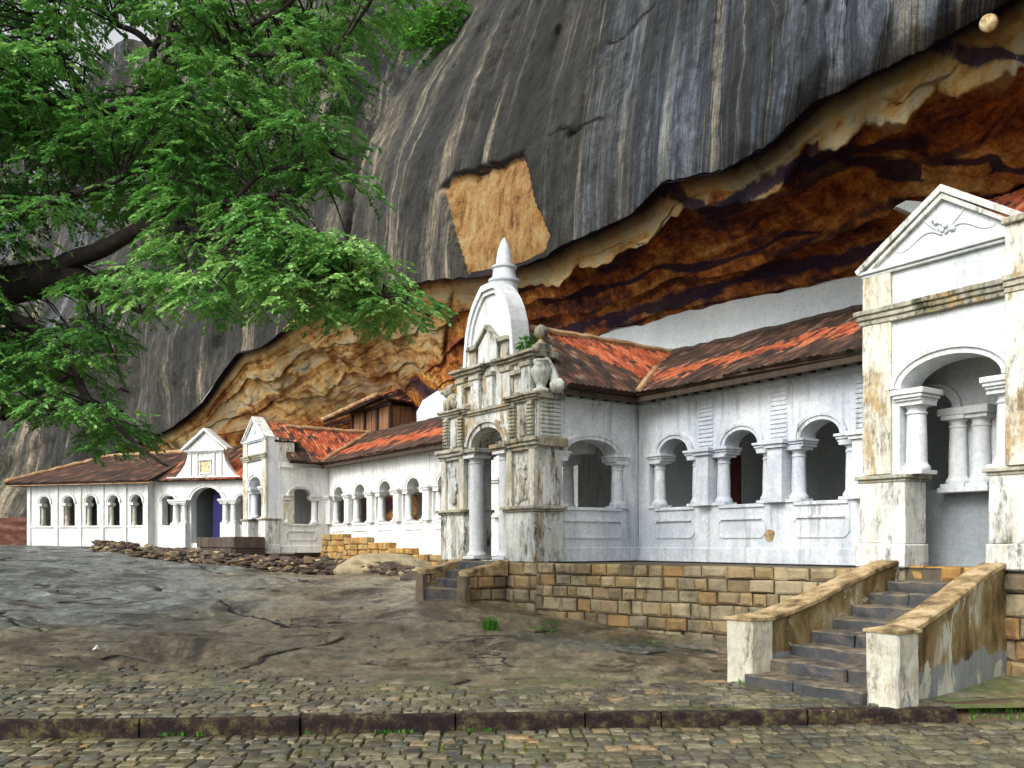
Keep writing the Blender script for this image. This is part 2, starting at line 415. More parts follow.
def block_wall(mb, fn, x0, x1, z0fn, z1, yb, bw=.42, bh=.3, seed=1, depth=.35, gap=.009, tint=None):
    """courses of rough squared blocks, each with its own size, set-back and chamfer"""
    rn = random.Random(seed); z = z1; row = 0
    zmin = min(z0fn(x0), z0fn(x1), z0fn((x0+x1)/2))
    while z > zmin:
        h = bh*rn.uniform(.85, 1.15); zb = z-h; x = x0-rn.uniform(0, bw*.6)
        while x < x1:
            w_ = bw*rn.choice((.65, .85, 1, 1.15, 1.45))*rn.uniform(.9, 1.1); a, b = max(x, x0), min(x+w_, x1); x += w_
            if b-a < .08 or z < z0fn((a+b)/2)-.05: continue
            o = rn.uniform(-.05, .035); c = .035*rn.uniform(.7, 1.6); g = gap
            J = lambda: rn.uniform(-.012, .012)
            q = [(a+g, zb+g), (b-g, zb+g), (b-g, z-g), (a+g, z-g)]; qi = [(a+g+c+J(), zb+g+c+J()), (b-g-c+J(), zb+g+c+J()), (b-g-c+J(), z-g-c+J()), (a+g+c+J(), z-g-c+J())]
            q = [(p+J(), r_+J()) for p, r_ in q]; vs = [fn(p, yb-depth, r_) for p, r_ in q]+[fn(p, yb+o-c*.8, r_) for p, r_ in q]+[fn(p, yb+o+J(), r_) for p, r_ in qi]
            t = rn.random() if tint is None else tint(rn, row)
            mb.add(vs, [(0, 1, 2, 3), (8, 9, 10, 11)]+[(i, (i+1) % 4, 4+(i+1) % 4, 4+i) for i in range(4)]+[(4+i, 4+(i+1) % 4, 8+(i+1) % 4, 8+i) for i in range(4)], tid=t)
        z = zb; row += 1
    return mb
def rock_lump(c, r, seed=0, n=2, sq=(1, 1, 1), amp=.35):
    bm = bmesh.new(); bmesh.ops.create_icosphere(bm, subdivisions=n, radius=1); off = Vector((seed*3.7, seed*1.3, 0)); c = Vector(c)
    for v in bm.verts:
        k = 1+amp*noise.noise(v.co*1.1+off)+amp*.4*noise.noise(v.co*3+off)
        v.co = Vector((v.co.x*r*sq[0]*k, v.co.y*r*sq[1]*k, v.co.z*r*sq[2]*k))
    vs = [tuple(v.co+c) for v in bm.verts]; fs = [tuple(v.index for v in f.verts) for f in bm.faces]; bm.free()
    return vs, fs
# ------------------------------------------------ terrain
def kerbY(x): return 9.23+(x+5.25)*.0603
gp = []
for x in (-30, -20, -12, -6, -3, 0, 3, 6, 9, 14, 20): gp.append((x, kerbY(x), .17)); gp.append((x, kerbY(x)-1.5, .17))
for u, lst in {-250: [(12, .3), (16, .6), (22, 1.2), (30, 1.75), (40, 2.0), (60, 2.0)], 0: [(12, .25), (16, .55), (22, 1.08), (30, 1.62), (40, 1.9), (52, 1.8)],
        100: [(12, .23), (16, .46), (22, .92), (30, 1.42), (37, 1.6), (50, 1.75)], 250: [(12, .2), (16, .38), (22, .74), (31, 1.07), (38, 1.25), (47, 1.7)],
        340: [(12, .19), (17, .42), (22, .75), (28, .98), (33, 1.1)], 420: [(12, .18), (16, .38), (20, .72), (24, 1.02), (30, 1.15), (36, 1.3)],
        460: [(17.2, .62), (19.2, .86)], 512: [(12, .18), (15, .33), (18, .62), (20, .8)], 600: [(12, .17), (15, .25), (17.2, .42)],
        700: [(12, .17), (14, .2), (16, .26)], 780: [(12, .17), (14, .18)], 870: [(11, .17), (13, .17)], 1024: [(10.5, .16), (12, .15), (14, .15)], 1300: [(12, .15), (16, .2)],
        -600: [(25, 1.6), (45, 2.2)]}.items():
    for Y, z in lst: gp.append(((u-512)/900*Y, Y, z))
gp += [(0, 30, 1.2), (6, 24, .9), (10, 20, .6), (14, 30, .9), (-10, 55, 1.8), (-25, 62, 1.9), (-45, 60, 2.2), (30, 40, 1), (0, 50, 1.5), (20, 60, 1.3)]
gp = np.array(gp); PX = gp[:, :2]; PZ = gp[:, 2]
def U2(r2): return np.where(r2 > 0, .5*r2*np.log(np.maximum(r2, 1e-12)), 0)
n_ = len(gp); Kk = U2(((PX[:, None]-PX[None])**2).sum(-1))+np.eye(n_)*.6
Pm = np.hstack([np.ones((n_, 1)), PX]); Aa = np.block([[Kk, Pm], [Pm.T, np.zeros((3, 3))]])
sol = np.linalg.solve(Aa, np.concatenate([PZ, np.zeros(3)]))
def gz(x, y):
    x = np.atleast_1d(np.asarray(x, float)); y = np.atleast_1d(np.asarray(y, float)); out = np.empty(x.shape)
    for i in range(0, len(x), 4000):
        q = np.stack([x[i:i+4000], y[i:i+4000]], 1)
        out[i:i+4000] = U2(((q[:, None]-PX[None])**2).sum(-1))@sol[:n_]+sol[n_]+q@sol[n_+1:]
    k = np.array([kerbY(a) for a in x]); t = np.clip((y-k)/1.6, 0, 1)
    return .17*(1-t)+out*t
def gz1(x, y): return float(gz(x, y)[0])
def gT(s, t): p = T.w(s, t, 0); return gz1(p.x, p.y)

def ground_mat():
    k = NM('wet_rock', .5, .45); bl = k.attr('blue'); cob = k.attr('cob')
    st = k.noise(1, 10, .72, k.map((.55, .38, 1), rot=(0, 0, .6)), .7); f = k.noise(3.2, 12, .82, k.map((1.3, .6, 1), rot=(0, 0, .3)))
    bro = k.ramp(st, [(.38, (.045, .04, .024)), (.46, (.12, .10, .06)), (.53, (.23, .19, .12)), (.59, (.15, .14, .09)), (.68, (.27, .25, .18))])
    blu = k.ramp(st, [(.38, (.028, .032, .028)), (.46, (.075, .085, .078)), (.54, (.16, .175, .16)), (.60, (.10, .115, .105)), (.7, (.28, .30, .27))])
    mk = k.step(k.math('ADD', bl, k.math('MULTIPLY', k.math('SUBTRACT', k.noise(.5, 6, .65), .5), .9)), .3, .7)
    c = k.mix(mk, bro, blu)
    c = k.mix(.9, c, k.ramp(f, [(.36, .25), (.5, .95), (.62, 1.7)]), 'MULTIPLY')
    cr = k.noise(1, 6, .55, k.map((.22, .75, 1), rot=(0, 0, .35)), 1.2)      # long irregular cracks
    crk = k.math('LESS_THAN', k.math('ABSOLUTE', k.math('SUBTRACT', cr, .5)), .011)
    gate = k.step(k.noise(.6, 4, .6, k.map((1, 1, 1), loc=(7, 3, 0))), .5, .56)
    crk = k.math('MAXIMUM', k.math('MULTIPLY', crk, gate), k.step(k.attr('crack'), .15, .6))
    c = k.mix(crk, c, (.012, .010, .010))
    red = k.step(k.noise(1, 6, .6, k.map((.35, .9, 1), loc=(2, 8, 0))), .60, .68); c = k.mix(k.math('MULTIPLY', red, .6), c, (.10, .055, .025))
    ms = k.math('MULTIPLY', k.step(k.noise(1.1, 8, .75, k.map(loc=(3, 3, 3))), .44, .54), cob); c = k.mix(k.math('MULTIPLY', ms, .8), c, (.07, .12, .015))
    h = k.math('ADD', k.math('MULTIPLY', st, .6), k.math('MULTIPLY', f, .5)); h = k.math('SUBTRACT', h, crk)
    k.bump(h, 1, .10)
    return k.done(c, k.ramp(k.noise(.9, 6, .7, k.map(loc=(1, 5, 2))), [(.40, .10), (.52, .3), (.64, .65)]))
M['rock_ground'] = ground_mat()
def sett_mat():
    k = NM('wet_setts', .45, .5); t = k.attr('tid')
    c = k.ramp(t, [(0, (.035, .034, .026)), (.3, (.10, .088, .052)), (.55, (.065, .068, .055)), (.75, (.13, .11, .062)), (.93, (.18, .165, .11)), (1, (.24, .15, .07))])
    f = k.noise(9, 8, .75); c = k.mix(.85, c, k.ramp(f, [(.38, .3), (.52, 1.), (.64, 1.6)]), 'MULTIPLY')
    ms = k.step(k.noise(.9, 8, .75), .48, .64); c = k.mix(k.math('MULTIPLY', ms, .5), c, (.12, .12, .04))
    k.bump(f, .7, .03); return k.done(c, k.ramp(k.noise(1.5, 6, .7), [(.38, .12), (.6, .5)]))
M['sett'] = sett_mat()
def joint_mat():
    k = NM('mossy_joints', .9, .2)
    c = k.ramp(k.noise(1.2, 8, .75), [(.38, (.05, .045, .02)), (.45, (.14, .17, .03)), (.52, (.24, .34, .04))]); k.bump(k.noise(20, 6, .8), .6, .02); return k.done(c)
M['joint'] = joint_mat()
def soil_mat():
    k = NM('earth', .95, .15); c = k.ramp(k.noise(.8, 8, .7), [(.3, (.05, .035, .022)), (.55, (.11, .075, .045)), (.7, (.10, .10, .05))]); k.bump(k.noise(6, 8, .8), .8, .05); return k.done(c)
M['soil'] = soil_mat()

struct('ground', MB().add([(-900, -600, -.25), (900, -600, -.25), (900, 1200, -.25), (-900, 1200, -.25)], [(0, 1, 2, 3)]), M['soil'])
# rock slope sheet, dense near the kerb
xs = np.concatenate([np.linspace(-60, -14, 40, endpoint=False), np.linspace(-14, 9, 330, endpoint=False), np.linspace(9, 40, 40)])
ts = np.concatenate([np.linspace(0, 1, 3), np.array([(1.0+.02*i)**1 for i in range(1, 2)])])
ys = 9.2+60*((np.exp(np.linspace(0, 3.0, 380))-1)/(math.exp(3.0)-1))
X, Yg = np.meshgrid(xs, ys); kY = kerbY(X); Yg = np.maximum(Yg, kY+.11) if False else kY+.12+(Yg-9.2)
Z = gz(X.ravel(), Yg.ravel()).reshape(X.shape)
mb = MB(); V = []; bl = []; cob = []
for j in range(X.shape[0]):
    for i in range(X.shape[1]):
        x, y = X[j, i], Yg[j, i]; d = y-kY[j, i]; a = min(1, max(0, (d-1.0)/3))
        n1 = noise.fractal(Vector((x*.35+3, y*.5, 0)), 1, 2, 5); n2 = noise.noise(Vector((x*.12-y*.1, y*.45+x*.15, 4)))
        st = math.floor((n2*.5+.5+y*.05+x*.02)*6)/6-(n2*.5+.5+y*.05+x*.02)
        z = Z[j, i]+a*(.10*n1+.09*n2+.10*st)+min(1, .2+a)*(.012*noise.noise(Vector((x*2.3, y*1.6, 1)))+.006*noise.noise(Vector((x*6, y*4, 1))))
        if 900 < 512+900*x/y: z -= 0
        V.append((x, y, z)); u = 512+900*x/y
        b = max(0, min(1, (400-u)/280))*min(1, max(0, (y-12.5)/7)); b = max(b, .75*math.exp(-((x-2.0)/2.6)**2-((y-15.2)/1.2)**2))
        bl.append(b); cob.append(max(0, 1-max(0, d-1.2)/2.2))
def g_at(u, v):
    lo, hi = 9.6, 45
    for _ in range(40):
        m = (lo+hi)/2; x = (u-512)/900*m; vv = 543+900*(2-gz1(x, m))/m
        if vv > v: lo = m
        else: hi = m
    return ((u-512)/900*lo, lo)
GC = [[(108, 655), (125, 652), (148, 656)], [(182, 668), (205, 664), (222, 663), (245, 664), (262, 655), (300, 648), (345, 636)], [(148, 584), (160, 589), (180, 591)], [(222, 603), (240, 614), (262, 618), (290, 626), (345, 628)],
      [(0, 556), (40, 562), (62, 568), (90, 575)], [(0, 614), (18, 626), (40, 632)], [(452, 626), (475, 624)], [(452, 686), (462, 682), (474, 678)], [(535, 632), (560, 630), (590, 634)], [(640, 656), (665, 652)], [(470, 600), (520, 604), (545, 611)],
      [(170, 560), (230, 574), (300, 580), (400, 585)], [(60, 600), (110, 596), (160, 603), (210, 604)]]
GCW = [[g_at(*q) for q in L_] for L_ in GC]
def crk_at(x, y):
    best = 9
    for L_ in GCW:
        for (ax, ay), (bx, by) in zip(L_[:-1], L_[1:]):
            if min(ax, bx)-1 > x or max(ax, bx)+1 < x or min(ay, by)-1 > y or max(ay, by)+1 < y: continue
            dx, dy = bx-ax, by-ay; t = max(0, min(1, ((x-ax)*dx+(y-ay)*dy)/(dx*dx+dy*dy+1e-9))); best = min(best, math.hypot(x-ax-t*dx, y-ay-t*dy)/(.035+.003*y))
    return max(0, 1-best)
ckv = []
for i_, (x, y, z) in enumerate(V):
    nzx = .12*noise.noise(Vector((x*1.7, y*1.7, 3))); c_ = crk_at(x+nzx, y+nzx) if 9.6 < y < 40 and abs(x) < 20 else 0
    ckv.append(c_)
    if c_: V[i_] = (x, y, z-.05*c_)
nx_ = X.shape[1]
mb.add(V, [(j*nx_+i, j*nx_+i+1, (j+1)*nx_+i+1, (j+1)*nx_+i) for j in range(X.shape[0]-1) for i in range(nx_-1)], blue=bl, cob=cob, crack=ckv)
struct('rock_slope', mb, M['rock_ground'], smooth=True)
# setts
def setts(mb, rows, x0, x1, yfn, zfn, wx=.19, wy=.27, keep=lambda x, y: 1, seed=3, ang=0):
    rn = random.Random(seed)
    for r_ in range(rows):
        x = x0+rn.uniform(0, wx)
        while x < x1:
            w_ = wx*rn.choice((.6, .8, 1, 1, 1.2, 1.5))*rn.uniform(.9, 1.1); y0 = r_*wy; jj = lambda a=.012: rn.uniform(-a, a)
            cx = x+w_/2; cyy = yfn(cx, y0+wy/2); k = keep(cx, cyy)
            if k > 0 and rn.random() < k*1.3:
                g = .012; top = zfn(cx, cyy)+rn.uniform(-.012, .01)-(1-min(1, k*1.5))*.03
                q = []
                for (px, py) in ((x+g, y0+g), (x+w_-g, y0+g), (x+w_-g, y0+wy-g), (x+g, y0+wy-g)): q.append((px+jj(), yfn(px, py)+jj()))
                tx, ty = rn.uniform(-.02, .02), rn.uniform(-.02, .02)
                def ring(f_, dz): return [(cx+(a-cx)*f_, cyy+(b-cyy)*f_, top+dz+(a-cx)*tx+(b-cyy)*ty) for a, b in q]
                vs = ring(1, -.09)+ring(1, -.012)+ring(.86, .0)+ring(.45, .004)
                fs = [(12, 13, 14, 15)]
                for l in range(3): fs += [(4*l+i, 4*l+(i+1) % 4, 4*l+4+(i+1) % 4, 4*l+4+i) for i in range(4)]
                mb.add(vs, fs, tid=rn.random())
            x += w_
def low_z(x, y): return .012*noise.noise(Vector((x*.8, y*.8, 0)))+.006*max(0, x+4)
mb = MB().add([(-12, 3, -.03), (12, 3, -.03), (12, kerbY(12), -.03), (-12, kerbY(-12), -.03)], [(0, 1, 2, 3)]); struct('lower_paving_bed', mb, M['joint'])
mb = MB(); setts(mb, 24, -9, 9, lambda x, y: kerbY(x)-.03-y, low_z, .18, .20, seed=5)
struct('lower_pavement', mb, M['sett'], smooth='auto')
def keep_up(x, y):
    u = 512+900*x/y; d = y-kerbY(x); lim = 3.6 if u < 250 else 3.6-(u-250)/250*1.5 if u < 500 else 2.1
    if u > 600: lim = 2.6
    n1 = noise.noise(Vector((x*.6, y*.8, 5)))
    if x > 4.9: return 0
    return max(0, min(1, (lim-d)/.9+n1*.9))
mb = MB(); setts(mb, 19, -9, 4.9, lambda x, y: kerbY(x)+.15+y+.10*math.sin(x*.5), lambda x, y: gz1(x, y)+.022, .19, .20, keep_up, 9)
struct('upper_pavement', mb, M['sett'], smooth='auto')
# kerb of long dark stones
def kerb_mat():
    k = NM('laterite_kerb', .8, .3); c = k.ramp(k.noise(5, 10, .8), [(.40, (.008, .005, .005)), (.49, (.035, .018, .014)), (.55, (.09, .06, .03)), (.61, (.17, .17, .06))])
    k.bump(k.noise(12, 10, .85), 1, .12); return k.done(c)
M['kerb'] = kerb_mat()
kb = MB(); xk = -9.0; rk = random.Random(4)
for x1 in (-6.4, -3.86, -2.22, -.6, .78, 1.6, 3.2, 4.87):
    dy = rk.uniform(-.012, .012); zt = .182+rk.uniform(-.008, .006)
    N_ = 30
    for q in range(N_):
        a = xk+.008+(x1-xk-.016)*q/N_; b = xk+.008+(x1-xk-.016)*(q+1)/N_
        o1 = .022*noise.noise(Vector((a*3, 0, 0)))+.012*noise.noise(Vector((a*9, 0, 0))); o2 = .022*noise.noise(Vector((b*3, 0, 0)))+.012*noise.noise(Vector((b*9, 0, 0)))
        kb.add([(a, kerbY(a)+dy+o1, -.05), (b, kerbY(b)+dy+o2, -.05), (b, kerbY(b)+dy+.01+o2, zt-.02+o2), (a, kerbY(a)+dy+.01+o1, zt-.02+o1), (a, kerbY(a)+dy+.03, zt+o1*.6), (b, kerbY(b)+dy+.03, zt+o2*.6), (a, kerbY(a)+.17, zt), (b, kerbY(b)+.17, zt)],
               [(0, 1, 2, 3), (3, 2, 5, 4), (4, 5, 7, 6)])
    kb.add([(x1-.008, kerbY(x1)+dy, -.05), (x1-.008, kerbY(x1)+dy, zt-.02), (x1-.008, kerbY(x1)+.17, zt), (x1-.008, kerbY(x1)+.17, -.05)], [(0, 1, 2, 3)])
    xk = x1
struct('kerb', kb, M['kerb'])
mb = MB(); V = []
for j in range(8):
    for i in range(60):
        x = 4.9+i*.12; t = j/7; V.append((x, kerbY(x)-.12+t*.75, -.02+.19*min(1, t*1.5)+.02*noise.noise(Vector((x*2, t*3, 0)))*(j > 0)))
mb.add(V, [(j*60+i, j*60+i+1, (j+1)*60+i+1, (j+1)*60+i) for j in range(7) for i in range(59)]); struct('grass_verge', mb, M['soil'], smooth=True)

# ------------------------------------------------ cliff
LIP = np.array([(-400, 560, 62), (0, 553, 61), (40, 535, 60.5), (70, 500, 60), (100, 460, 59), (125, 447, 58), (148, 439, 56), (174, 426, 53), (200, 405, 50), (213, 385, 48.5), (222, 372, 47.5), (237, 354, 46), (260, 348, 44), (285, 328, 42),
    (311, 312, 40), (345, 300, 37), (390, 288, 34), (430, 280, 31), (478, 277, 28), (520, 268, 25.3), (545, 258, 24), (560, 247, 23.2), (580, 240, 22.4), (630, 214, 20.4), (660, 184, 19.4), (680, 180, 18.7), (720, 172, 17.5), (760, 150, 16.4), (785, 128, 15.8), (810, 104, 15.3),
    (870, 74, 14.3), (930, 44, 13.5), (985, 14, 12.9), (1024, -8, 12.4), (1150, -70, 11.5), (1400, -170, 10.5)], float)
INN = np.array([(-400, 561, 62.5), (0, 554, 61.5), (40, 536, 61), (70, 502, 60.5), (100, 462, 59.5), (125, 449, 59), (148, 443, 57.5), (170, 442, 55), (190, 441, 53.5), (225, 437, 51.5), (260, 432, 50), (300, 429, 48), (340, 426, 46.5), (385, 413, 44), (420, 401, 39), (447, 386, 35), (500, 366, 31.5),
    (545, 353, 29), (590, 345, 26.8), (640, 326, 24.7), (700, 305, 22.8), (780, 290, 20.8), (862, 275, 19.1), (940, 262, 17.5), (1024, 250, 16.3), (1150, 235, 15), (1400, 215, 14)], float)
def curve(Cv, u): return np.interp(u, Cv[:, 0], Cv[:, 1]), np.interp(u, Cv[:, 0], Cv[:, 2])
def vw(u, v, Y): return np.array(((u-512)/900*Y, Y, 2-(v-543)/900*Y))
INW = np.array((.8184, .5747, 0.))
def lipjit(u): return 2.2*noise.noise(Vector((u*.045, 3, 0)))+1.5*noise.noise(Vector((u*.16, 1, 0)))
def inpoly(x, y, P):
    c = False; j = len(P)-1
    for i in range(len(P)):
        if (P[i][1] > y) != (P[j][1] > y) and x < (P[j][0]-P[i][0])*(y-P[i][1])/(P[j][1]-P[i][1])+P[i][0]: c = not c
        j = i
    return c
def grid_obj(name, V, nr, nc, mat, uv=None, at=None, kind='structure'):
    me = bpy.data.meshes.new(name); F_ = [(j*nc+i, j*nc+i+1, (j+1)*nc+i+1, (j+1)*nc+i) for j in range(nr-1) for i in range(nc-1)]
    me.from_pydata([tuple(p) for p in V], [], F_)
    for k, a in (at or {}).items(): me.attributes.new(k, 'FLOAT', 'POINT').data.foreach_set('value', [float(q) for q in a])
    if uv is not None:
        l = me.attributes.new('rockuv', 'FLOAT_VECTOR', 'POINT'); l.data.foreach_set('vector', [float(c) for p in uv for c in (p[0], p[1], 0)])
    for p in me.polygons: p.use_smooth = True
    me.materials.append(mat); o = bpy.data.objects.new(name, me); col.objects.link(o); o['kind'] = kind; return o
def face_mat():
    k = NM('streaked_gneiss', .8, .3); uv = k.attr('rockuv', 'Vector'); pm = k.attr('patch'); cool = k.attr('cool')
    big = k.noise(1, 6, .6, k.map((.45, .035, 1), uv), .5); fin = k.noise(1, 9, .74, k.map((1.5, .13, 1), uv), .9); tiny = k.noise(1, 6, .7, k.map((9, .6, 1), uv))
    s = k.math('ADD', k.math('MULTIPLY', big, .62), k.math('MULTIPLY', fin, .38))
    warm = k.ramp(s, [(.40, (.012, .012, .010)), (.47, (.034, .034, .027)), (.53, (.07, .068, .055)), (.57, (.15, .135, .10)), (.61, (.40, .34, .23)), (.66, (.12, .12, .10))])
    cold = k.ramp(s, [(.40, (.012, .013, .014)), (.455, (.032, .038, .042)), (.50, (.075, .092, .115)), (.55, (.20, .235, .28)), (.595, (.34, .35, .33)), (.64, (.07, .08, .075))])
    c = k.mix(k.step(k.math('ADD', cool, k.math('MULTIPLY', k.math('SUBTRACT', k.noise(1, 5, .6, k.map((.3, .04, 1), uv, loc=(5, 2, 0))), .5), 1.6)), .35, .65), warm, cold)
    blk = k.step(k.noise(1, 7, .72, k.map((.75, .03, 1), uv, loc=(11, 4, 0)), .8), .50, .57); c = k.mix(k.math('MULTIPLY', blk, .62), c, (.028, .029, .023)); crm = k.step(k.noise(1, 8, .75, k.map((1.1, .045, 1), uv, loc=(3, 9, 0)), .9), .565, .62); c = k.mix(k.math('MULTIPLY', crm, .75), c, (.40, .36, .26)); c = k.mix(.5, c, k.ramp(tiny, [(.38, .15), (.5, .95), (.62, 1.9)]), 'MULTIPLY'); c = k.mix(.7, c, k.ramp(k.noise(2.5, 10, .85), [(.40, .2), (.52, 1.), (.62, 1.5)]), 'MULTIPLY')
    o = k.ramp(k.math('ADD', k.math('MULTIPLY', fin, .4), k.math('MULTIPLY', k.noise(1.9, 10, .82), .6)), [(.40, (.08, .035, .012)), (.46, (.36, .17, .045)), (.52, (.50, .30, .10)), (.58, (.56, .42, .20))])
    c = k.mix(k.step(k.math('ADD', pm, k.math('MULTIPLY', k.math('SUBTRACT', k.noise(3, 8, .8), .5), .35)), .44, .56), c, o)
    c = k.mix(k.attr('crack'), c, (.010, .009, .012)); h = k.math('ADD', k.math('MULTIPLY', k.noise(1.8, 12, .8), 1), k.math('MULTIPLY', tiny, .2)); k.bump(h, 1., .55)
    return k.done(c, k.ramp(fin, [(.4, .55), (.6, .9)]))
M['face'] = face_mat()
def ceil_mat():
    k = NM('cave_ceiling_rock', .85, .2); uv = k.attr('rockuv', 'Vector'); g = k.attr('gold')
    a = k.noise(1, 9, .72, k.map((.16, 1.0, 1), uv), 1.0); b = k.noise(1.3, 9, .75)
    s = k.math('ADD', k.math('MULTIPLY', a, .6), k.math('MULTIPLY', b, .4))
    c = k.ramp(s, [(.38, (.04, .018, .035)), (.44, (.22, .062, .018)), (.49, (.46, .145, .03)), (.54, (.60, .26, .05)), (.60, (.72, .48, .16))]); c = k.mix(.9, c, k.ramp(k.noise(2.6, 9, .8), [(.35, .3), (.52, 1.), (.68, 1.6)]), 'MULTIPLY')
    gd = k.ramp(s, [(.40, (.12, .05, .02)), (.45, (.40, .20, .055)), (.50, (.60, .39, .14)), (.55, (.56, .48, .30)), (.62, (.28, .26, .18))])
    mk = k.step(k.math('ADD', g, k.math('MULTIPLY', k.math('SUBTRACT', k.noise(.7, 6, .65), .5), .8)), .38, .62); c = k.mix(mk, c, gd)
    pu = k.step(k.noise(1, 6, .6, k.map((.09, .55, 1), uv, loc=(4, 6, 0)), 1.5), .53, .59)  # purple-dark streaks: deep shadow tone put into the rock colour
    pu = k.math('MULTIPLY', pu, k.math('SUBTRACT', 1, mk)); c = k.mix(k.math('MULTIPLY', pu, .85), c, (.014, .009, .035))
    c = k.mix(k.attr('groove_shade'), c, (.02, .014, .02)); so = k.step(k.math('ADD', k.attr('ledge_shade'), k.math('MULTIPLY', k.math('SUBTRACT', k.noise(1.2, 8, .75), .5), 1.6)), .35, .6); c = k.mix(k.math('MULTIPLY', so, .92), c, (.022, .013, .045)); k.bump(k.math('ADD', k.math('MULTIPLY', a, .6), k.math('MULTIPLY', k.noise(1.7, 12, .82), .8)), 1, .4); return k.done(c)  # shade of the undercut groove and of the ledges painted into the colour
M['ceil'] = ceil_mat()

# near boulder (everything right of its rounded nose)
NOSE_V = [-200, -60, 0, 50, 100, 150, 200, 250, 315]; NOSE_U = [505, 495, 470, 430, 392, 364, 349, 342, 345]
NOSE_U = NOSE_U[0:]; 
PATCH = [(440, 187), (455, 176), (478, 168), (500, 160), (521, 152), (530, 190), (547, 236), (543, 250), (520, 262), (505, 268), (482, 280), (466, 281), (462, 262), (450, 222)]
def psd(x, y):
    best = 1e9
    for i in range(len(PATCH)):
        ax, ay = PATCH[i]; bx, by = PATCH[(i+1) % len(PATCH)]; dx, dy = bx-ax, by-ay
        t = max(0, min(1, ((x-ax)*dx+(y-ay)*dy)/(dx*dx+dy*dy))); best = min(best, math.hypot(x-ax-t*dx, y-ay-t*dy))
        if best > 400: break
    return best if inpoly(x, y, PATCH) else -best
CKN = lambda u: 1.6*noise.noise(Vector((u*.05, 2, 0)))+.5*noise.noise(Vector((u*.3, 5, 0)))
CK = []; CRK = [[(438, 187), (456, 175), (480, 168), (500, 159), (523, 151)], [(549, 141), (570, 133), (585, 124), (603, 118)], [(607, 44), (625, 34), (640, 14), (655, 2)], [(548, 236), (542, 246), (522, 262), (505, 268), (478, 279)]]
nc, nr = 460, 260; V = []; UV = []; pa = []; cool = []; arc = 0
for j in range(nr):
    w_ = (j/(nr-1))
    for i in range(nc):
        a = (i/(nc-1))
        ul = 345+a*(1400-345); lv, lY = curve(LIP, ul); lv += lipjit(ul)*1.0
        v = lv*(1-w_)+(-330)*w_; ue = np.interp(v, NOSE_V, NOSE_U); u = ul+(ue-345)*math.exp(-a/.16)
        Y = lY*(1+.42*w_**1.6)-.9*math.sin(min(1, w_*5)*math.pi/2)*(1-w_)+.9*w_*0
        x_ = min(1, a/.10); Y += 7*(1-math.sqrt(max(0, 1-(1-x_)**2)))*min(1, .25+w_*4)
        p = vw(u, v, Y); q = Vector(p); inp = inpoly(u+1.2*noise.noise(Vector((u*.1, v*.1, 0))), v, PATCH)
        e = min(1, w_*14)
        along = 345/25+a*52; up = (p[2])
        fl = noise.noise(Vector((along*1.1, up*.06, 2)))*.28+noise.noise(Vector((along*3.2, up*.15, 7)))*.09
        fr = noise.fractal(q*.35, 1, 2, 6)*.5+noise.noise(q*1.7)*.12+noise.noise(q*4)*.05
        dn = (fl+fr)*(.35+.65*e); sdf = psd(u+1.2*noise.noise(Vector((u*.05, v*.05, 0)))+.8*noise.noise(Vector((u*.3, v*.3, 0))), v+1.0*noise.noise(Vector((u*.09, v*.09, 5)))); inp = sdf > 0
        # two long horizontal-ish joints
        p = p+np.array((0, -1, .1))*dn
        p = p+INW*.32*float(np.clip(sdf*.4+.5, 0, 1))
        ck = -9
        for CP in CRK:
            for (ax, ay), (bx, by) in zip(CP[:-1], CP[1:]):
                dx, dy = bx-ax, by-ay; t_ = max(0, min(1, ((u-ax)*dx+(v+CKN(u)-ay)*dy)/(dx*dx+dy*dy))); ck = max(ck, 1-math.hypot(u-ax-t_*dx, v+CKN(u)-ay-t_*dy)/1.9)
        p = p+INW*.12*max(0, ck); CK.append(max(0, min(1, ck*1.6)))
        V.append(p); UV.append((along, up)); pa.append(float(np.clip(sdf*.25+.5, 0, 1)))
        cool.append(min(1, max(0, (u-470)/260)))
grid_obj('rock_cliff', V, nr, nc, M['face'], UV, dict(patch=pa, cool=cool, crack=CK))
# far cliff, left
TOPU = [-400, 0, 60, 110, 150, 200, 300, 480]; TOPV = [190, 118, 88, 58, 34, -10, -100, -260]
nc, nr = 300, 170; V = []; UV = []; pa = []; cool = []
for j in range(nr):
    w_ = j/(nr-1)
    for i in range(nc):
        u = -400+i/(nc-1)*880; lv, lY = curve(LIP, u) if u < 345 else (300-(u-345)*.15, 37+(u-345)*.08)
        lv += lipjit(u)*.8
        tv = np.interp(u, TOPU, TOPV)+3*noise.noise(Vector((u*.05, 0, 9))); v = lv*(1-w_)+tv*w_
        Y = lY+ (1-math.cos(w_*math.pi/2))*26+6*w_+4*noise.noise(Vector((u*.008, v*.004, 3)))*min(1, w_*6)
        p = vw(u, v, Y); q = Vector(p); al = p[0]; e = min(1, w_*10)
        dn = (noise.noise(Vector((al*.5, p[2]*.05, 2)))*.7+noise.fractal(q*.16, 1, 2, 6)*1.2+noise.noise(q*1.0)*.15)*(.2+.8*e)
        p = p+np.array((0, -1, .1))*dn; V.append(p); UV.append((al*.62+40, p[2])); 
        pa.append(1 if (inpoly(u, v, [(262, 352), (285, 325), (312, 305), (345, 292), (345, 318), (312, 318), (285, 335), (266, 356)]) ) else 0)
        cool.append(.25+.2*math.sin(u*.02))
for i in range(nc): V.append(np.array(V[(nr-1)*nc+i])+np.array((0, 25, -3.))); UV.append(UV[(nr-1)*nc+i]); pa.append(0); cool.append(.3)
grid_obj('far_cliff', V, nr+1, nc, M['face'], UV, dict(patch=[x*.75 for x in pa], cool=cool))
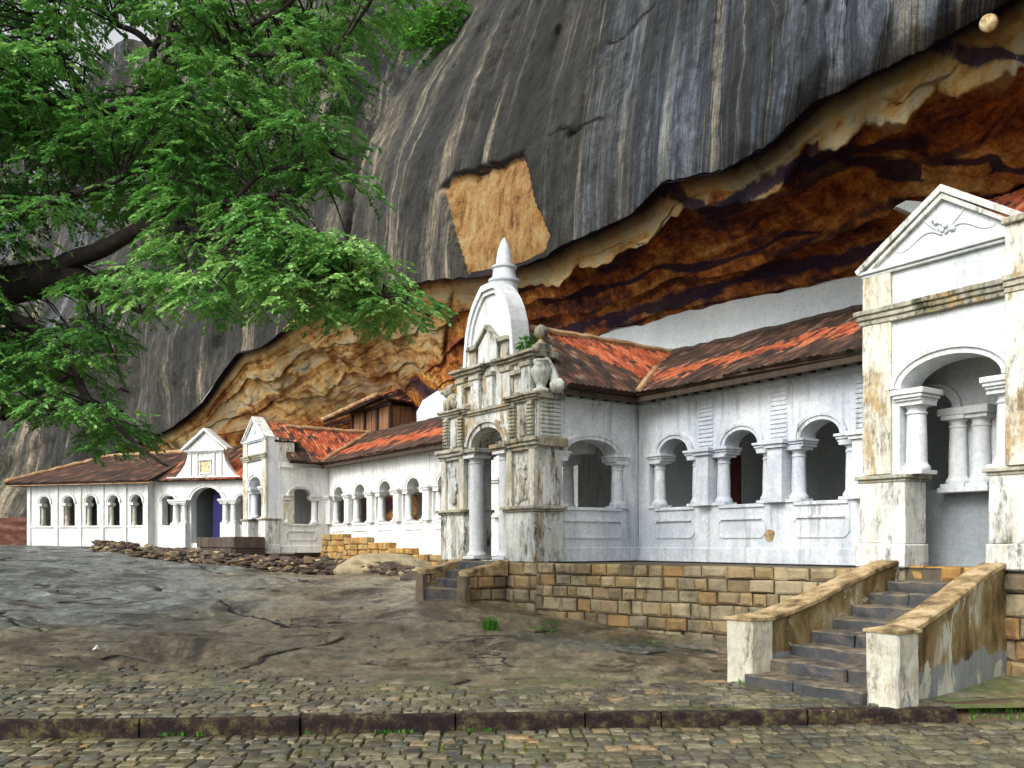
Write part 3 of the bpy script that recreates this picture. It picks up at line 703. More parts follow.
# ceiling of the overhang, from the drip ledge back to the cave walls and down behind them
nc = 460; US = np.concatenate([np.linspace(60, 345, 150, endpoint=False), np.linspace(345, 1400, nc-150)]); nr = 150; V = []; UV = []; gold = []; GR = []; SHD = []; LEDGE_SHADE = [([(545, 346), (600, 322), (680, 300), (760, 272), (830, 262), (900, 236), (1024, 215)], 13), ([(672, 190), (690, 205), (712, 212), (745, 196), (790, 172), (832, 152), (870, 165), (900, 172)], 15), ([(560, 300), (640, 276), (720, 262), (800, 232)], 6), ([(900, 30), (960, 52), (1024, 60)], 16), ([(960, 160), (1024, 172)], 9)]  # polylines and widths of the purple ledge shadows painted on the ceiling
for j in range(nr+6):
    c = j/(nr-1)
    for i in range(nc):
        u = US[i]; lv, lY = curve(LIP, u); lv += lipjit(u)*(.8 if u < 345 else 1); iv, iY = curve(INN, u+(0 if u > 400 else 0))
        L = vw(u, lv, lY); I = vw(u, iv+2*noise.noise(Vector((u*.05, 5, 5))), iY)
        t = max(0, (j-3)/(nr-4))
        if j == 0: p = L+np.array((0, .03, .0))
        elif j == 1: p = L+INW*.18+np.array((0, 0, .22))
        elif j == 2: p = L+INW*.42+np.array((0, 0, .18))
        elif j == 3: p = L+INW*.52+np.array((0, 0, -.10))
        elif j < nr:
            S = L+INW*.55+np.array((0, 0, -.12)); t = (j-3)/(nr-4); p = S*(1-t)+I*t
            gap_ = np.linalg.norm(I-S); p = p+np.array((0, 0, 1.))*(.10*gap_*math.sin(math.pi*min(1, t))*(1 if u > 440 else .25))
            bz = 0 if u < 455 else min(1, (u-455)/60); p = p+np.array((-.12, -.3, -1.))*(.34*bz*math.exp(-((t-.09)/.05)**2)*(1+1.1*noise.noise(Vector((u*.03, 7, 0)))+.6*noise.noise(Vector((u*.12, 3, 0)))))
            q = Vector(p); al = u/18; k = math.sin(math.pi*t)**.6
            ph = t*3.1+.5*noise.noise(Vector((al*.13, t*2, 0)))+.25*noise.noise(Vector((al*.5, t*4, 2)))
            stp = (ph-math.floor(ph)); led = (stp**3)*(.42 if u > 440 else .15)
            sc_ = min(1, gap_/6)
            p = p+np.array((0, 0, -1.))*(led*k*sc_)+np.array((0, 0, 1))*noise.fractal(q*.45, 1, 2, 6)*(.42 if u < 440 else .28)*k*sc_+np.array((0, -1, 0))*noise.noise(q*1.6)*.10*k*sc_+np.array((0, -.7, -.7))*((.9*(noise.ridged_multi_fractal(q*.33, 1, 2, 5, 1, 2)-1.1)*(.26 if u < 440 else .12))+noise.noise(q*2.6)*.07+noise.noise(q*6)*.04)*k*sc_
        else: p = I+np.array((.35, .6, -.8))*((j-nr+1)*1.1)
        uu = 512+900*p[0]/p[1]+9*noise.noise(Vector((u*.02, t*3 if j > 3 else 0, 1))); vv_ = 543-900*(p[2]-2)/p[1]+8*noise.noise(Vector((u*.03, j*.1, 6))); shd_ = 0
        for BP, wd_ in LEDGE_SHADE:
            if BP[0][0]-20 < uu < BP[-1][0]+20: shd_ = max(shd_, 1-abs(vv_-np.interp(uu, [q_[0] for q_ in BP], [q_[1] for q_ in BP]))/(wd_*(1+.9*noise.noise(Vector((uu*.03, 2, 2))))))
        SHD.append(max(0, shd_)); V.append(p); GR.append(1. if j < 3 else 0.); UV.append((u/22, np.linalg.norm(p-L)*.8)); t = max(0, (j-3)/(nr-4))
        wdt = max(.015, .075+.10*noise.noise(Vector((u*.022, 0, 0)))+.05*noise.noise(Vector((u*.09, 4, 0)))) if u < 800 else .12+.08*noise.noise(Vector((u*.03, 0, 0)))+.04*noise.noise(Vector((u*.11, 4, 0)))
        if u < 470: wdt = np.interp(u, [60, 150, 230, 300, 380, 440, 470], [.9, .9, .62, .62, .6, .4, .13])
        if 690 < u < 730 or 765 < u < 800: wdt *= .3
        gold.append(float(np.clip(1-(t-wdt)/(wdt*.9+.02), 0, 1)) )
grid_obj('cave_ceiling', V, nr+6, nc, M['ceil'], UV, dict(gold=gold, groove_shade=GR, ledge_shade=SHD))
# ------------------------------------------------ temple buildings (frame T)
def block_line(p, q):
    p, q = Vector(p), Vector(q); d = (q-p); L = d.length; d.normalize(); nrm = Vector((-d.y, d.x))
    if nrm.y < 0: nrm = -nrm
    return L, (lambda a, b, z: (p.x+d.x*a+nrm.x*b, p.y+d.y*a+nrm.y*b, z))
def make_porch():
    th = Thing('gabled_porch', 'white gabled entrance porch with stained pilasters at the top of the stone staircase', 'porch', (0, 0, 1.6), group='gabled porches of the temple front')
    o = dict(c=-1.38, w=1.52, sill=1.62, spring=4.36, rise=.40, m=.04, low=4.1)
    th.part('front_wall', arcade(MB(), FA, -2.69, -.001, 1.6, 6.3, [o], -.5, 0), M['porch'])
    th.part('archivolt', archivolt(FA, o, 0, .17, .05), M['porch'])
    for a, b in ((-.46, .02), (-2.71, -2.24)):
        mb = MB().box(a, b, -.02, .06, 3.06, 5.44); mb.box(a, b, -.02, .06, 5.66, 6.26); th.part('pilaster', mb, M['stained'], bevel=.012, sub=.3, rough=.012)
        ia, ib = (-.72, .05) if b > -1 else (-2.74, -1.98)
        mb = MB().box(ia, ib, -.5, .09, 1.99, 2.96); p = th.part('pedestal', mb, M['pedestal'], bevel=.015, sub=.3, rough=.012)
        mb = MB().box(ia-.02, ib+.02, -.52, .11, 2.94, 2.99); mb.box(ia-.06, ib+.06, -.56, .15, 2.99, 3.05); th.part('cap_moulding', mb, M['cornice'], p, bevel=.01)
        ea = ia-.02 if b > -1 else ia-.05; eb = ib+.05 if b > -1 else ib+.02
        th.part('plinth_block', MB().box(ea, eb, -.54, .15, 1.62, 1.99), M['pedestal'], p, bevel=.02, sub=.3, rough=.012)
    for cx, s_ in ((-.74, 1), (-2.11, -1)):
        th.part('column', column(cx, -.2, 3.05, 4.16, .155), M['porch'], smooth='auto')
        mb = MB().box(cx-.21, cx+.21, -.44, .04, 4.16, 4.20); mb.box(cx-.235, cx+.235, -.46, .07, 4.20, 4.255); mb.box(cx-.265, cx+.265, -.49, .095, 4.255, 4.34)
        th.part('impost', mb, M['porch'], bevel=.01)
    mb = mould(FA, -2.72, .04, .05, 5.42, 5.66, .10); th.part('cornice', mb, M['cornice'], bevel=.012, sub=.25, rough=.012)
    mb = mould(FA, -2.68, .0, .03, 6.18, 6.28, .08, layers=2); th.part('pediment_cornice', mb, M['porch'], bevel=.01)
    tri = [(.0, 6.26), (-2.6, 6.26), (-1.3, 7.1)]
    pe = th.part('pediment', MB().prism(tri, lambda a, b, d: (a, d, b), -.3, .03), M['porch'])
    for a, b in (((.07, 6.24), (-1.3, 7.14)), ((-2.67, 6.24), (-1.3, 7.14))):
        n = Vector((b[0]-a[0], b[1]-a[1])).normalized(); k = Vector((-n.y, n.x));
        if k.y < 0: k = -k
        q = [(a[0], a[1]), b, (b[0], b[1]+.115), (a[0]+k.x*.09, a[1]+k.y*.09+.0)]
        q2 = [(a[0]+n.x*.2, a[1]+.0), (b[0], b[1]-.10), (b[0], b[1]-.005), (a[0]+n.x*.1, a[1]+.005)]
        mb = MB().prism(q, lambda p, r, d: (p, d, r), -.35, .13); mb.prism(q2, lambda p, r, d: (p, d, r), .0, .10)
        th.part('raking_cornice', mb, M['pedestal'], bevel=.008)
    # stucco leaf relief of the pediment
    mb = MB(); rr = random.Random(2)
    for sg in (1, -1):
        pts = [(-1.3+sg*x, .032, 6.52+.10*math.sin(x*7)+.04*x) for x in np.linspace(.02, .75, 12)]
        mb.tube(pts, [.024*(1-.6*i/11) for i in range(12)], 6)
        pts = [(-1.3+sg*(.05+x*.35), .032, 6.58+.33*x) for x in np.linspace(0, .8, 6)]; mb.tube(pts, [.022, .026, .02, .02, .015, .01], 6)
    for i in range(7): mb.add(*rock_lump((-1.3+rr.uniform(-.16, .16), .045, 6.66+rr.uniform(-.1, .14)), .05, i, 1, (1, .6, 1)))
    th.part('leaf_relief', mb, M['porch'], pe, smooth=True)
    for x in (-.16, -2.54): th.part('side_wall', MB().box(x-.15, x+.15, -1.15, -.5, 1.6, 6.2), M['stained'])
    rf = MB(); roof_patch(rf, (-2.7, -.32, 6.15), (-2.7, -1.3, 6.15), (-1.3, -1.3, 7.0), (-1.3, -.32, 7.0), lambda p, q: .3+.4*q, seed=3, nx=4)
    roof_patch(rf, (.1, -1.3, 6.15), (.1, -.32, 6.15), (-1.3, -.32, 7.0), (-1.3, -1.3, 7.0), lambda p, q: .3, seed=4, nx=4)
    th.part('roof', rf, M['tile'])
    return th
porch = make_porch()
p2 = copy_tree(porch.o); p2.location = T.w(29.2, .2, 1.55); p2['label'] = 'narrow white gabled porch in the distance, seen edge-on left of the orange roofed wing'

# walls continuing right of the near porch
rw = Thing('side_building', 'white wall with stained pilaster and orange tiled roof cut by the right picture edge', 'building', (-2.75, -.02, 1.6))
rw.part('front_wall', MB().box(-9, -2.74, -.45, -.03, 1.6, 3.06).box(-9, -2.27, -.45, .15, 3.06, 6.36), M['porch'])
rw.part('pilaster', MB().box(-2.74, -2.25, .1, .18, 3.06, 5.42).box(-2.74, -2.25, .1, .18, 5.66, 6.36), M['stained'], bevel=.01, sub=.3, rough=.01)
rw.part('cornice', mould(FA, -9, -2.24, .17, 5.42, 5.66, .08, False), M['cornice'], bevel=.01)
rw.part('coping', MB().box(-9, -2.22, -.5, .24, 6.36, 6.45), M['cornice'], bevel=.012)
mb = MB(); roof_patch(mb, (0, -1.2, 6.7), (-9, -1.2, 6.7), (-9, -3.4, 8.1), (-.12, -3.4, 8.15), lambda p, q: .8, seed=12, nx=4); rw.part('roof', mb, M['tile'])
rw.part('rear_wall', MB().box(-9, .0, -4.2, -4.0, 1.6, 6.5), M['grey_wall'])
rw.part('end_wall', MB().box(-9.2, -9.0, -4.2, -.03, 1.6, 6.4), M['porch'])

def slots(mb, fn, a, b, yb, z0, z1, n, out=.022):
    h = (z1-z0)/n
    for i in range(n): fbox(mb, fn, a, b, yb-.01, yb+out, z0+i*h+.012, z0+(i+1)*h-.012)
def gallery(name, label, base, walls, mat, extra=None):
    """walls: list of dict(fn, x0, x1, yb, ops, pil=[...])"""
    th = Thing(name, label, 'gallery', base, group='arcaded temple galleries')
    for W in walls:
        fn, yb = W['fn'], W['yb']
        wl = th.part(W.get('name', 'front_wall'), arcade(MB(), fn, W['x0'], W['x1'], 1.6, 5.28, W['ops'], yb-.42, yb), mat)
        th.part('base_course', mould(fn, W['x0'], W['x1'], yb, 1.6, 1.9, .035, False, 1), mat, wl, bevel=.01)
        th.part('eave_moulding', mould(fn, W['x0'], W['x1'], yb, 5.0, 5.1, .06, False, 2), mat, wl)
        for o in W['ops']:
            av = th.part('archivolt', archivolt(fn, o, yb, .15, .035), mat)
            for sg in (-1, 1):
                e = o['c']+sg*o['w']/2; cx = e+sg*.16
                p = fn(cx, yb-.14, 0); th.part('column', column(p[0], p[1], o['sill']+.0, o['low']+.01, W.get('r', .135)), mat, smooth='auto')
                a, b = sorted((e-sg*.03, e+sg*.36)); mb = MB()
                for i_, (ou, z0, z1) in enumerate(((.03, 3.80, 3.85), (.055, 3.85, 3.90), (.085, 3.90, o['spring']))): fbox(mb, fn, a-ou*(.8 if sg > 0 else .2), b+ou*(.2 if sg > 0 else .8), yb-.40, yb+ou, z0, z1)
                th.part('impost', mb, mat, bevel=.006)
            th.part('sill', fbox(MB(), fn, o['c']-o['w']/2-.16, o['c']+o['w']/2+.16, yb-.45, yb+.035, o['sill']-.07, o['sill']+.002), mat, bevel=.01)
            th.part('wall_panel', panel_frame(fn, o['c'], o['w']+.38, 2.3, .4, yb), mat)
        for x in W.get('pil', []):
            pw_ = W.get('pw', .2); mb = MB(); fbox(mb, fn, x-pw_, x+pw_, yb-.01, yb+.15, 2.77, 3.80); fbox(mb, fn, x-pw_-.05, x+pw_+.05, yb-.01, yb+.20, 3.803, 3.87); fbox(mb, fn, x-pw_-.09, x+pw_+.09, yb-.01, yb+.24, 3.873, 3.953)
            if W.get('slots'): fbox(mb, fn, x-.2, x+.2, yb-.01, yb+.012, 3.96, 4.98); slots(mb, fn, x-.19, x+.19, yb+.01, 4.0, 4.95, 11)
            else: fbox(mb, fn, x-.05, x+.05, yb-.01, yb+.03, 3.96, 4.98)
            th.part('pilaster', mb, mat, bevel=.006)
    return th
A3 = [op(5.4, .84), op(3.55, .84), op(1.71, .84)]
g1 = gallery('arcade_gallery', 'near white arcaded gallery between the domed gate tower and the porch with the staircase', (3.2, -1.2, 1.6),
    [dict(fn=FA, x0=-.02, x1=6.5, yb=-1.2, ops=A3, pil=[4.47, 2.63, .79], pw=.17, slots=True),
     dict(fn=SD(6.55), x0=-1.62, x1=1.1, yb=0, ops=[op(.15, 1.4, m=.26)], pil=[], name='side_wall')], M['white'])
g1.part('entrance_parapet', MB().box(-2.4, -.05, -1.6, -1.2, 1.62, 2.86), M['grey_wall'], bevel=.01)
o_in = dict(c=-.42, w=.70, sill=2.86, spring=4.12, rise=.33, m=.02, low=4.0)
g1.part('inner_wall', arcade(MB(), FA, -2.75, -.03, 2.865, 6.1, [o_in], -1.58, -1.22), M['porch'])
g1.part('archivolt', archivolt(FA, o_in, -1.22, .15, .05), M['porch'])
for x, y in ((-.90, -1.10), (-1.24, -1.14)):
    g1.part('column', column(x, y, 2.87, 4.0, .14), M['porch'], smooth='auto')
g1.part('impost', MB().box(-1.46, -.66, -1.4, -.90, 4.0, 4.12), M['porch'], bevel=.01)
g1.part('sill', MB().box(-1.46, -.66, -1.4, -.90, 2.79, 2.872), M['porch'], bevel=.01)
g1.part('floor', MB().box(-9, 10.2, -4.1, -1.62, 1.45, 1.62).box(6.9, 9.8, -1.62, 1.6, 1.45, 1.62).box(-2.65, -.05, -1.62, -.02, 1.45, 1.62), M['floor'])
g1.part('scar', MB().prism([(2.86+.12*math.cos(a)*(1+.2*math.sin(3*a)), 2.14+.14*math.sin(a)*(1+.15*math.cos(2*a))) for a in np.linspace(0, 6.1, 14)], lambda a, b, d: (a, d, b), -1.21, -1.196), M['patch'], label='small orange patch where plaster has come off')
g1.part('curtain', MB().box(5.1, 5.75, -3.0, -2.95, 1.62, 4.9), M['red'])
mb = MB()
e, vt = (6.02, -.72, 5.27), (8.2, -3.9, 6.86)
roof_patch(mb, (8.15, -.72, 5.27), (-.4, -.72, 5.27), (-.4, -3.9, 6.86), (8.15, -3.9, 6.86), lambda p, q: 1.0-abs(q-(.20+.42*p))*4.2, seed=5)
roof_patch(mb, (6.02, 1.25, 5.27), (6.02, -3.9, 5.27), (8.2, -3.9, 6.86), (8.2, 1.25, 6.86), lambda p, q: .95 if (p > .62-.42*q and .1 < q) else -.2, seed=6)
roof_patch(mb, (10.35, -3.9, 5.3), (10.35, 1.25, 5.27), (8.2, .55, 6.86), (8.2, -3.9, 6.86), lambda p, q: .2, seed=7, nx=3)
rf = g1.part('roof', mb, M['tile'])
g1.part('valley_mortar', ridge_tube((6.0, -.70, 5.30), (7.1, -2.3, 6.12), .085, 3), M['ridge'], rf)
g1.part('ridge_mortar', ridge_tube((8.2, .6, 6.93), (8.2, -3.9, 6.93), .10, 4), M['ridge'], rf)
g1.part('top_flashing', ridge_tube((8.2, -3.92, 6.90), (-.4, -3.92, 6.90), .08, 5), M['darkwood'], rf)
rt = MB(); rt.box(-.4, 6.3, -.82, -.74, 5.08, 5.18); rt.box(6.1, 6.2, -.8, 1.2, 5.08, 5.18)
g1.part('eave_beam', rt, M['darkwood'], rf)
mb = MB()
for i in range(20): x = 6.0-i*.32; mb.box(x-.03, x+.03, -1.2, -.76, 5.12, 5.19)
for i in range(6): y = -.9+i*.34; mb.box(6.1, 6.55, y-.03, y+.03, 5.12, 5.19)
g1.part('rafter_ends', mb, M['darkwood'], rf)

A4 = [op(19.25, .92, 2.77, 3.92, .36), op(21.4, .92, 2.77, 3.92, .36), op(23.52, .92, 2.77, 3.92, .36), op(25.5, .92, 2.77, 3.92, .36), op(17.1, .92, 2.77, 3.92, .36), op(15.0, .92, 2.77, 3.92, .36), op(12.9, .92, 2.77, 3.92, .36)]
g2 = gallery('arcade_gallery', 'farther white arcaded gallery with a row of round arches left of the domed gate tower', (20, -2.45, 1.6),
    [dict(fn=FA, x0=10.2, x1=26.45, yb=-2.45, ops=A4, pil=[18.17, 20.32, 22.46, 24.5, 26.3, 16.05, 13.95], r=.13),
     dict(fn=SD(26.5), x0=-2.87, x1=-.3, yb=0, ops=[op(-1.25, .9, 2.77, 3.92, .3, .3)], pil=[], name='side_wall')], M['white_far'])
g2.part('floor', MB().box(10.3, 26.4, -5.6, -2.9, 1.45, 1.62).box(26.95, 29, -5.6, -.3, 1.45, 1.62), M['floor'])
g2.part('end_wall', MB().box(10.25, 10.5, -5.5, -2.9, 1.6, 5.3), M['white_far']); g2.part('end_wall', MB().box(29.0, 29.2, -5.5, -.6, 1.6, 5.3), M['white_far'])
mb = MB(); e, vt = (26.05, -2.0, 5.27), (28.2, -5.2, 6.86)
roof_patch(mb, (28.1, -2.0, 5.27), (10.1, -2.0, 5.27), (10.1, -5.2, 6.86), (28.1, -5.2, 6.86), lambda p, q: 1.05-abs(q-.38)*3.6, seed=15, nx=3, ny=1)
roof_patch(mb, (26.05, -.6, 5.27), (26.05, -5.2, 5.27), (28.2, -5.2, 6.86), (28.2, -.6, 6.86), lambda p, q: .9 if p > .05+.25*(1-q) else .1, seed=16, nx=3)
roof_patch(mb, (30.3, -5.2, 5.3), (30.3, -.3, 5.3), (28.2, -.3, 6.86), (28.2, -5.2, 6.86), lambda p, q: .6, seed=17, nx=3)
rf = g2.part('roof', mb, M['tile'])
g2.part('valley_mortar', ridge_tube((26.0, -1.95, 5.34), (28.0, -4.9, 6.83), .09, 3), M['ridge'], rf)
g2.part('ridge_mortar', ridge_tube((28.2, -.3, 6.93), (28.2, -5.2, 6.93), .11, 4), M['ridge'], rf)
g2.part('top_flashing', ridge_tube((28.2, -5.22, 6.90), (10.1, -5.22, 6.90), .09, 5), M['darkwood'], rf)
g2.part('eave_beam', MB().box(10.2, 26.3, -2.12, -2.02, 5.06, 5.17), M['darkwood'], rf)

# masonry walls that close the caves
cw = single('cave_wall', 'plain grey white wall closing the cave above the near red and black tiled roof', 'wall', MB().box(-9, 13.5, -4.7, -4.25, 1.5, 9.2), M['cave_wall'], (0, -4.4, 1.5), group='walls closing the caves', sub=.5, rough=.03)
cw = single('cave_wall', 'small white cave wall visible between the brown timber hut and the domed gate tower', 'wall', MB().prism([(13.5, 1.5), (24.7, 1.5), (24.7, 7.5), (24.2, 7.9), (22.5, 8.25), (20, 8.8), (13.5, 9.2)], lambda a, b, d: (a, d, b), -6.1, -5.6), M['cave_wall'], (18, -5.8, 1.5), group='walls closing the caves', sub=.6, rough=.03)

# timber hut
th = Thing('timber_hut', 'red brown timber hut with tiled roof tucked under the rock above the orange roof', 'hut', (29, -6.5, 5.5))
mb = MB(); rr = random.Random(5)
x = 27.2
while x < 31.2: w_ = rr.uniform(.16, .26); mb.box(x+.01, x+w_-.01, -5.75-.03, -5.70+rr.uniform(-.02, .02), 5.5, 8.15); x += w_
th.part('front_boards', mb, M['wood'])
mb = MB(); y = -8.0
while y < -5.75: w_ = rr.uniform(.16, .26); mb.box(27.2, 27.26+rr.uniform(-.02, .02), y+.01, y+w_-.01, 5.5, 8.1); y += w_
th.part('side_boards', mb, M['wood'])
mb = MB()
for x in (27.25, 28.5, 29.8, 31.1): mb.box(x-.07, x+.07, -5.72, -5.6, 5.5, 8.2)
mb.box(27.1, 31.2, -5.72, -5.58, 8.1, 8.25); th.part('post_frame', mb, M['darkwood'])
mb = MB()
roof_patch(mb, (33.0, -5.0, 7.98), (27.0, -5.0, 8.42), (27.6, -6.6, 9.0), (32.0, -6.6, 8.7), lambda p, q: .75, seed=21, nx=3)
roof_patch(mb, (27.0, -5.0, 8.42), (26.3, -8.2, 8.0), (27.6, -8.2, 8.8), (27.6, -6.6, 9.0), lambda p, q: .1, seed=22, nx=3)
rf = th.part('roof', mb, M['tile'])
th.part('verge_mortar', ridge_tube((33.0, -4.98, 8.08), (27.0, -4.98, 8.52), .10, 8), M['ridge'], rf)

# ------------------------------------------------ domed gate tower
WT = M['white_tower']; tw = Thing('gate_tower', 'weathered white gate tower with bell shaped dome and spire, carved figure and stained mouldings', 'tower', (8.37, 1.2, 1.6))
F0 = 1.69
o = dict(c=8.38, w=1.3, sill=1.62, spring=4.16, rise=.44, m=.1, low=3.95)
tw.part('front_wall', arcade(MB(), FA, 6.5, 10.25, 1.6, 5.05, [o], 1.05, F0-.06), WT)
tw.part('archivolt', archivolt(FA, o, F0-.06, .22, .06), WT)
for cx in (7.72, 8.92): 
    tw.part('column', column(cx, F0-.10, 1.64, 4.0, .175, 20), M['porch'], smooth='auto')
    mb = MB().box(cx-.26, cx+.26, F0-.5, F0+.12, 4.0, 4.06); mb.box(cx-.31, cx+.31, F0-.5, F0+.17, 4.06, 4.15); tw.part('impost', mb, M['cornice'], bevel=.01)
for a, b in ((6.47, 7.52), (9.22, 10.27)):
    m_ = (a+b)/2
    pr = tw.part('pier', MB().box(a+.05, b-.05, 1.02, F0, 1.6, 4.05), WT, bevel=.012, sub=.3, rough=.015)
    tw.part('dado', MB().box(a-.0, b+.0, 1.0, F0+.07, 1.6, 2.66), WT, pr, bevel=.015, sub=.25, rough=.015)
    mb = MB().box(a-.05, b+.05, .98, F0+.11, 2.66, 2.71); mb.box(a-.1, b+.1, .96, F0+.17, 2.71, 2.78); tw.part('dado_cap', mb, M['cornice'], pr, bevel=.012, sub=.2, rough=.014)
    for x in (a+.12, b-.12): tw.part('pilaster', MB().box(x-.1, x+.1, F0-.05, F0+.07, 2.78, 3.98), M['stained'], pr, bevel=.01, sub=.2, rough=.012)
    # relief figure in the recessed panel
    mb = MB(); rr = random.Random(int(a*10))
    mb.lathe(m_, F0+.015, [(.05, 2.9), (.12, 2.95), (.09, 3.2), (.13, 3.35), (.11, 3.5), (.05, 3.58), (.09, 3.66), (.07, 3.76), (.02, 3.82)], 12, 1, .5)
    for i in range(8): mb.add(*rock_lump((m_+rr.uniform(-.15, .15), F0+.02, 2.9+rr.uniform(0, .85)), rr.uniform(.04, .08), i, 1, (1, .5, 1.3)))
    tw.part('relief_panel', mb, WT, pr, smooth=True)
    mb = mould(FA, a, b, F0+.03, 3.95, 4.2, .14); mb.box(a-.12, b+.12, .95, F0+.06, 4.02, 4.2); tw.part('pier_cornice', mb, M['cornice'], pr, bevel=.012, sub=.2, rough=.014)
    # second storey blocks with paired small pilasters
    pr2 = tw.part('upper_block', MB().box(a+.08, b-.08, 1.04, F0-.02, 4.2, 5.0), WT, bevel=.012, sub=.3, rough=.015)
    for x in (a+.2, b-.2):
        mb = MB(); slots(mb, FA, x-.1, x+.1, F0-.03, 4.25, 4.95, 9, .11); mb.box(x-.09, x+.09, F0-.04, F0+.05, 4.22, 4.98); tw.part('banded_pilaster', mb, M['cornice'], pr2, bevel=.008)
    tw.part('niche_figure', MB().lathe(m_, F0, [(.06, 4.24), (.11, 4.3), (.08, 4.5), (.12, 4.66), (.05, 4.75), (.08, 4.83), (.02, 4.92)], 12, 1, .6), WT, pr2, smooth=True)
    mb = mould(FA, a+.03, b-.03, F0+.0, 4.98, 5.14, .13); mb.box(a-.05, b+.05, .98, F0+.02, 5.02, 5.14); tw.part('block_cornice', mb, M['cornice'], pr2, bevel=.01, sub=.2, rough=.012)
# side faces with banded rustication
for x, sg in ((6.52, -1), (10.22, 1)):
    for z0, z1, n in ((1.62, 2.62, 6), (4.22, 5.0, 9)):
        mb = MB(); h = (z1-z0)/n
        for i in range(n): q = sorted((x, x+sg*.05)); mb.box(q[0], q[1], 1.05, 1.58, z0+i*h+.012, z0+(i+1)*h-.012)
        tw.part('banded_side', mb, WT, bevel=.008)
    q = sorted((x, x+sg*.04)); tw.part('side_pilaster', MB().box(q[0], q[1], 1.08, 1.5, 2.8, 3.98), WT, bevel=.01)
tw.part('middle_string', mould(FA, 7.5, 9.24, F0-.06, 4.93, 5.04, .08, False, 2), M['cornice'])
# third stage
tw.part('attic_wall', MB().box(6.78, 9.72, 1.05, F0-.14, 5.04, 5.98), WT, bevel=.012, sub=.3, rough=.015)
for x in (6.95, 7.7, 8.32, 8.94, 9.55):
    wd = .17 if abs(x-8.37) > .1 else .12
    p = tw.part('attic_pilaster', MB().box(x-wd, x+wd, F0-.16, F0-.04, 5.06, 5.8), WT, bevel=.012, sub=.2, rough=.01)
    tw.part('capital', MB().box(x-wd-.03, x+wd+.03, F0-.16, F0+.0, 5.74, 5.84), M['cornice'], p, bevel=.01)
for x in (7.33, 9.25):
    mb = MB().box(x-.2, x+.2, F0-.15, F0-.09, 5.2, 5.25); mb.box(x-.2, x-.15, F0-.15, F0-.09, 5.25, 5.62); mb.box(x+.15, x+.2, F0-.15, F0-.09, 5.25, 5.62); mb.box(x-.24, x+.24, F0-.15, F0-.03, 5.62, 5.72)
    tw.part('blind_window', mb, M['cornice'], bevel=.008)
mb = mould(FA, 6.76, 7.95, F0-.14, 5.86, 6.06, .2); mb.box(6.65, 7.98, .98, F0-.12, 5.92, 6.06); tw.part('attic_cornice', mb, M['cornice'], bevel=.012, sub=.2, rough=.012)
mb = mould(FA, 8.75, 9.75, F0-.14, 5.86, 6.06, .2); mb.box(8.73, 9.85, .98, F0-.12, 5.92, 6.06); tw.part('attic_cornice', mb, M['cornice'], bevel=.012, sub=.2, rough=.012)
# dome gable
dc = 8.38
def prf(t): return float(np.interp(t, [0, .2, .45, .65, .8, .92, 1], [1, .97, .9, .78, .62, .42, .26]))
prof = []
for i in range(15):
    t = i/14; r = .94*prf(t) if t < 1 else .1; prof.append((max(.1, r), 6.02+1.72*t))
tw.part('dome', MB().lathe(dc, 1.2, prof, 36, 1, .42), WT, smooth=True)
def ogive(sx, zb, zt, w0, N=22):
    return [(dc+sx*w0*prf(i/N), zb+(zt-zb)*i/N) for i in range(N+1)]+[(dc, zt+.01)]
mb = MB()
for w0, w1, zt, oy in ((1.02, .91, 7.82, .10), (.91, .82, 7.72, .05)):
    for sx in (1, -1):
        P, Q = ogive(sx, 6.06, zt, w0), ogive(sx, 6.06, zt-.14, w1)
        for i in range(len(P)-1):
            a, b, c, d = P[i], P[i+1], Q[i+1], Q[i]
            mb.add([(q[0], 1.2, q[1]) for q in (a, b, c, d)]+[(q[0], F0-.12+oy, q[1]) for q in (a, b, c, d)], [(0, 3, 2, 1), (4, 5, 6, 7), (0, 1, 5, 4), (2, 3, 7, 6)])
tw.part('dome_rim', mb, M['porch'])
tw.part('dome_face', MB().prism(ogive(1, 6.06, 7.62, .85)[:-1]+ogive(-1, 6.06, 7.62, .85)[::-1], lambda a, b, d: (a, d, b), 1.2, F0-.13), M['porch'])
# small gable in front of the dome
mb = MB().prism([(8.0, 6.04), (8.75, 6.04), (8.75, 6.45), (8.375, 6.78), (8.0, 6.45)], lambda a, b, d: (a, d, b), F0-.2, F0-.02)
sg_ = tw.part('little_gable', mb, WT, bevel=.01)
for a, b in (((7.93, 6.42), (8.375, 6.82)), ((8.82, 6.42), (8.375, 6.82))):
    tw.part('gable_cornice', MB().prism([a, b, (b[0], b[1]+.08), (a[0], a[1]+.08)], lambda p, r, d: (p, d, r), F0-.2, F0+.05), M['cornice'], sg_)
for x in (7.72, 9.03): tw.part('dormer_hood', MB().prism([(x-.2, 6.42), (x+.2, 6.42), (x+.13, 6.52), (x-.13, 6.52)], lambda p, r, d: (p, d, r), F0-.2, F0+.03).box(x-.13, x+.13, F0-.2, F0-.05, 6.08, 6.42), M['cornice'], bevel=.008)
tw.part('spire', MB().lathe(dc, 1.2, [(.33, 7.55), (.31, 7.88), (.36, 7.92), (.36, 7.97), (.28, 8.0), (.25, 8.2), (.29, 8.24), (.29, 8.28), (.19, 8.31), (.185, 8.42), (.15, 8.64), (.08, 8.84), (.01, 8.95)], 24), M['white'], smooth='auto')
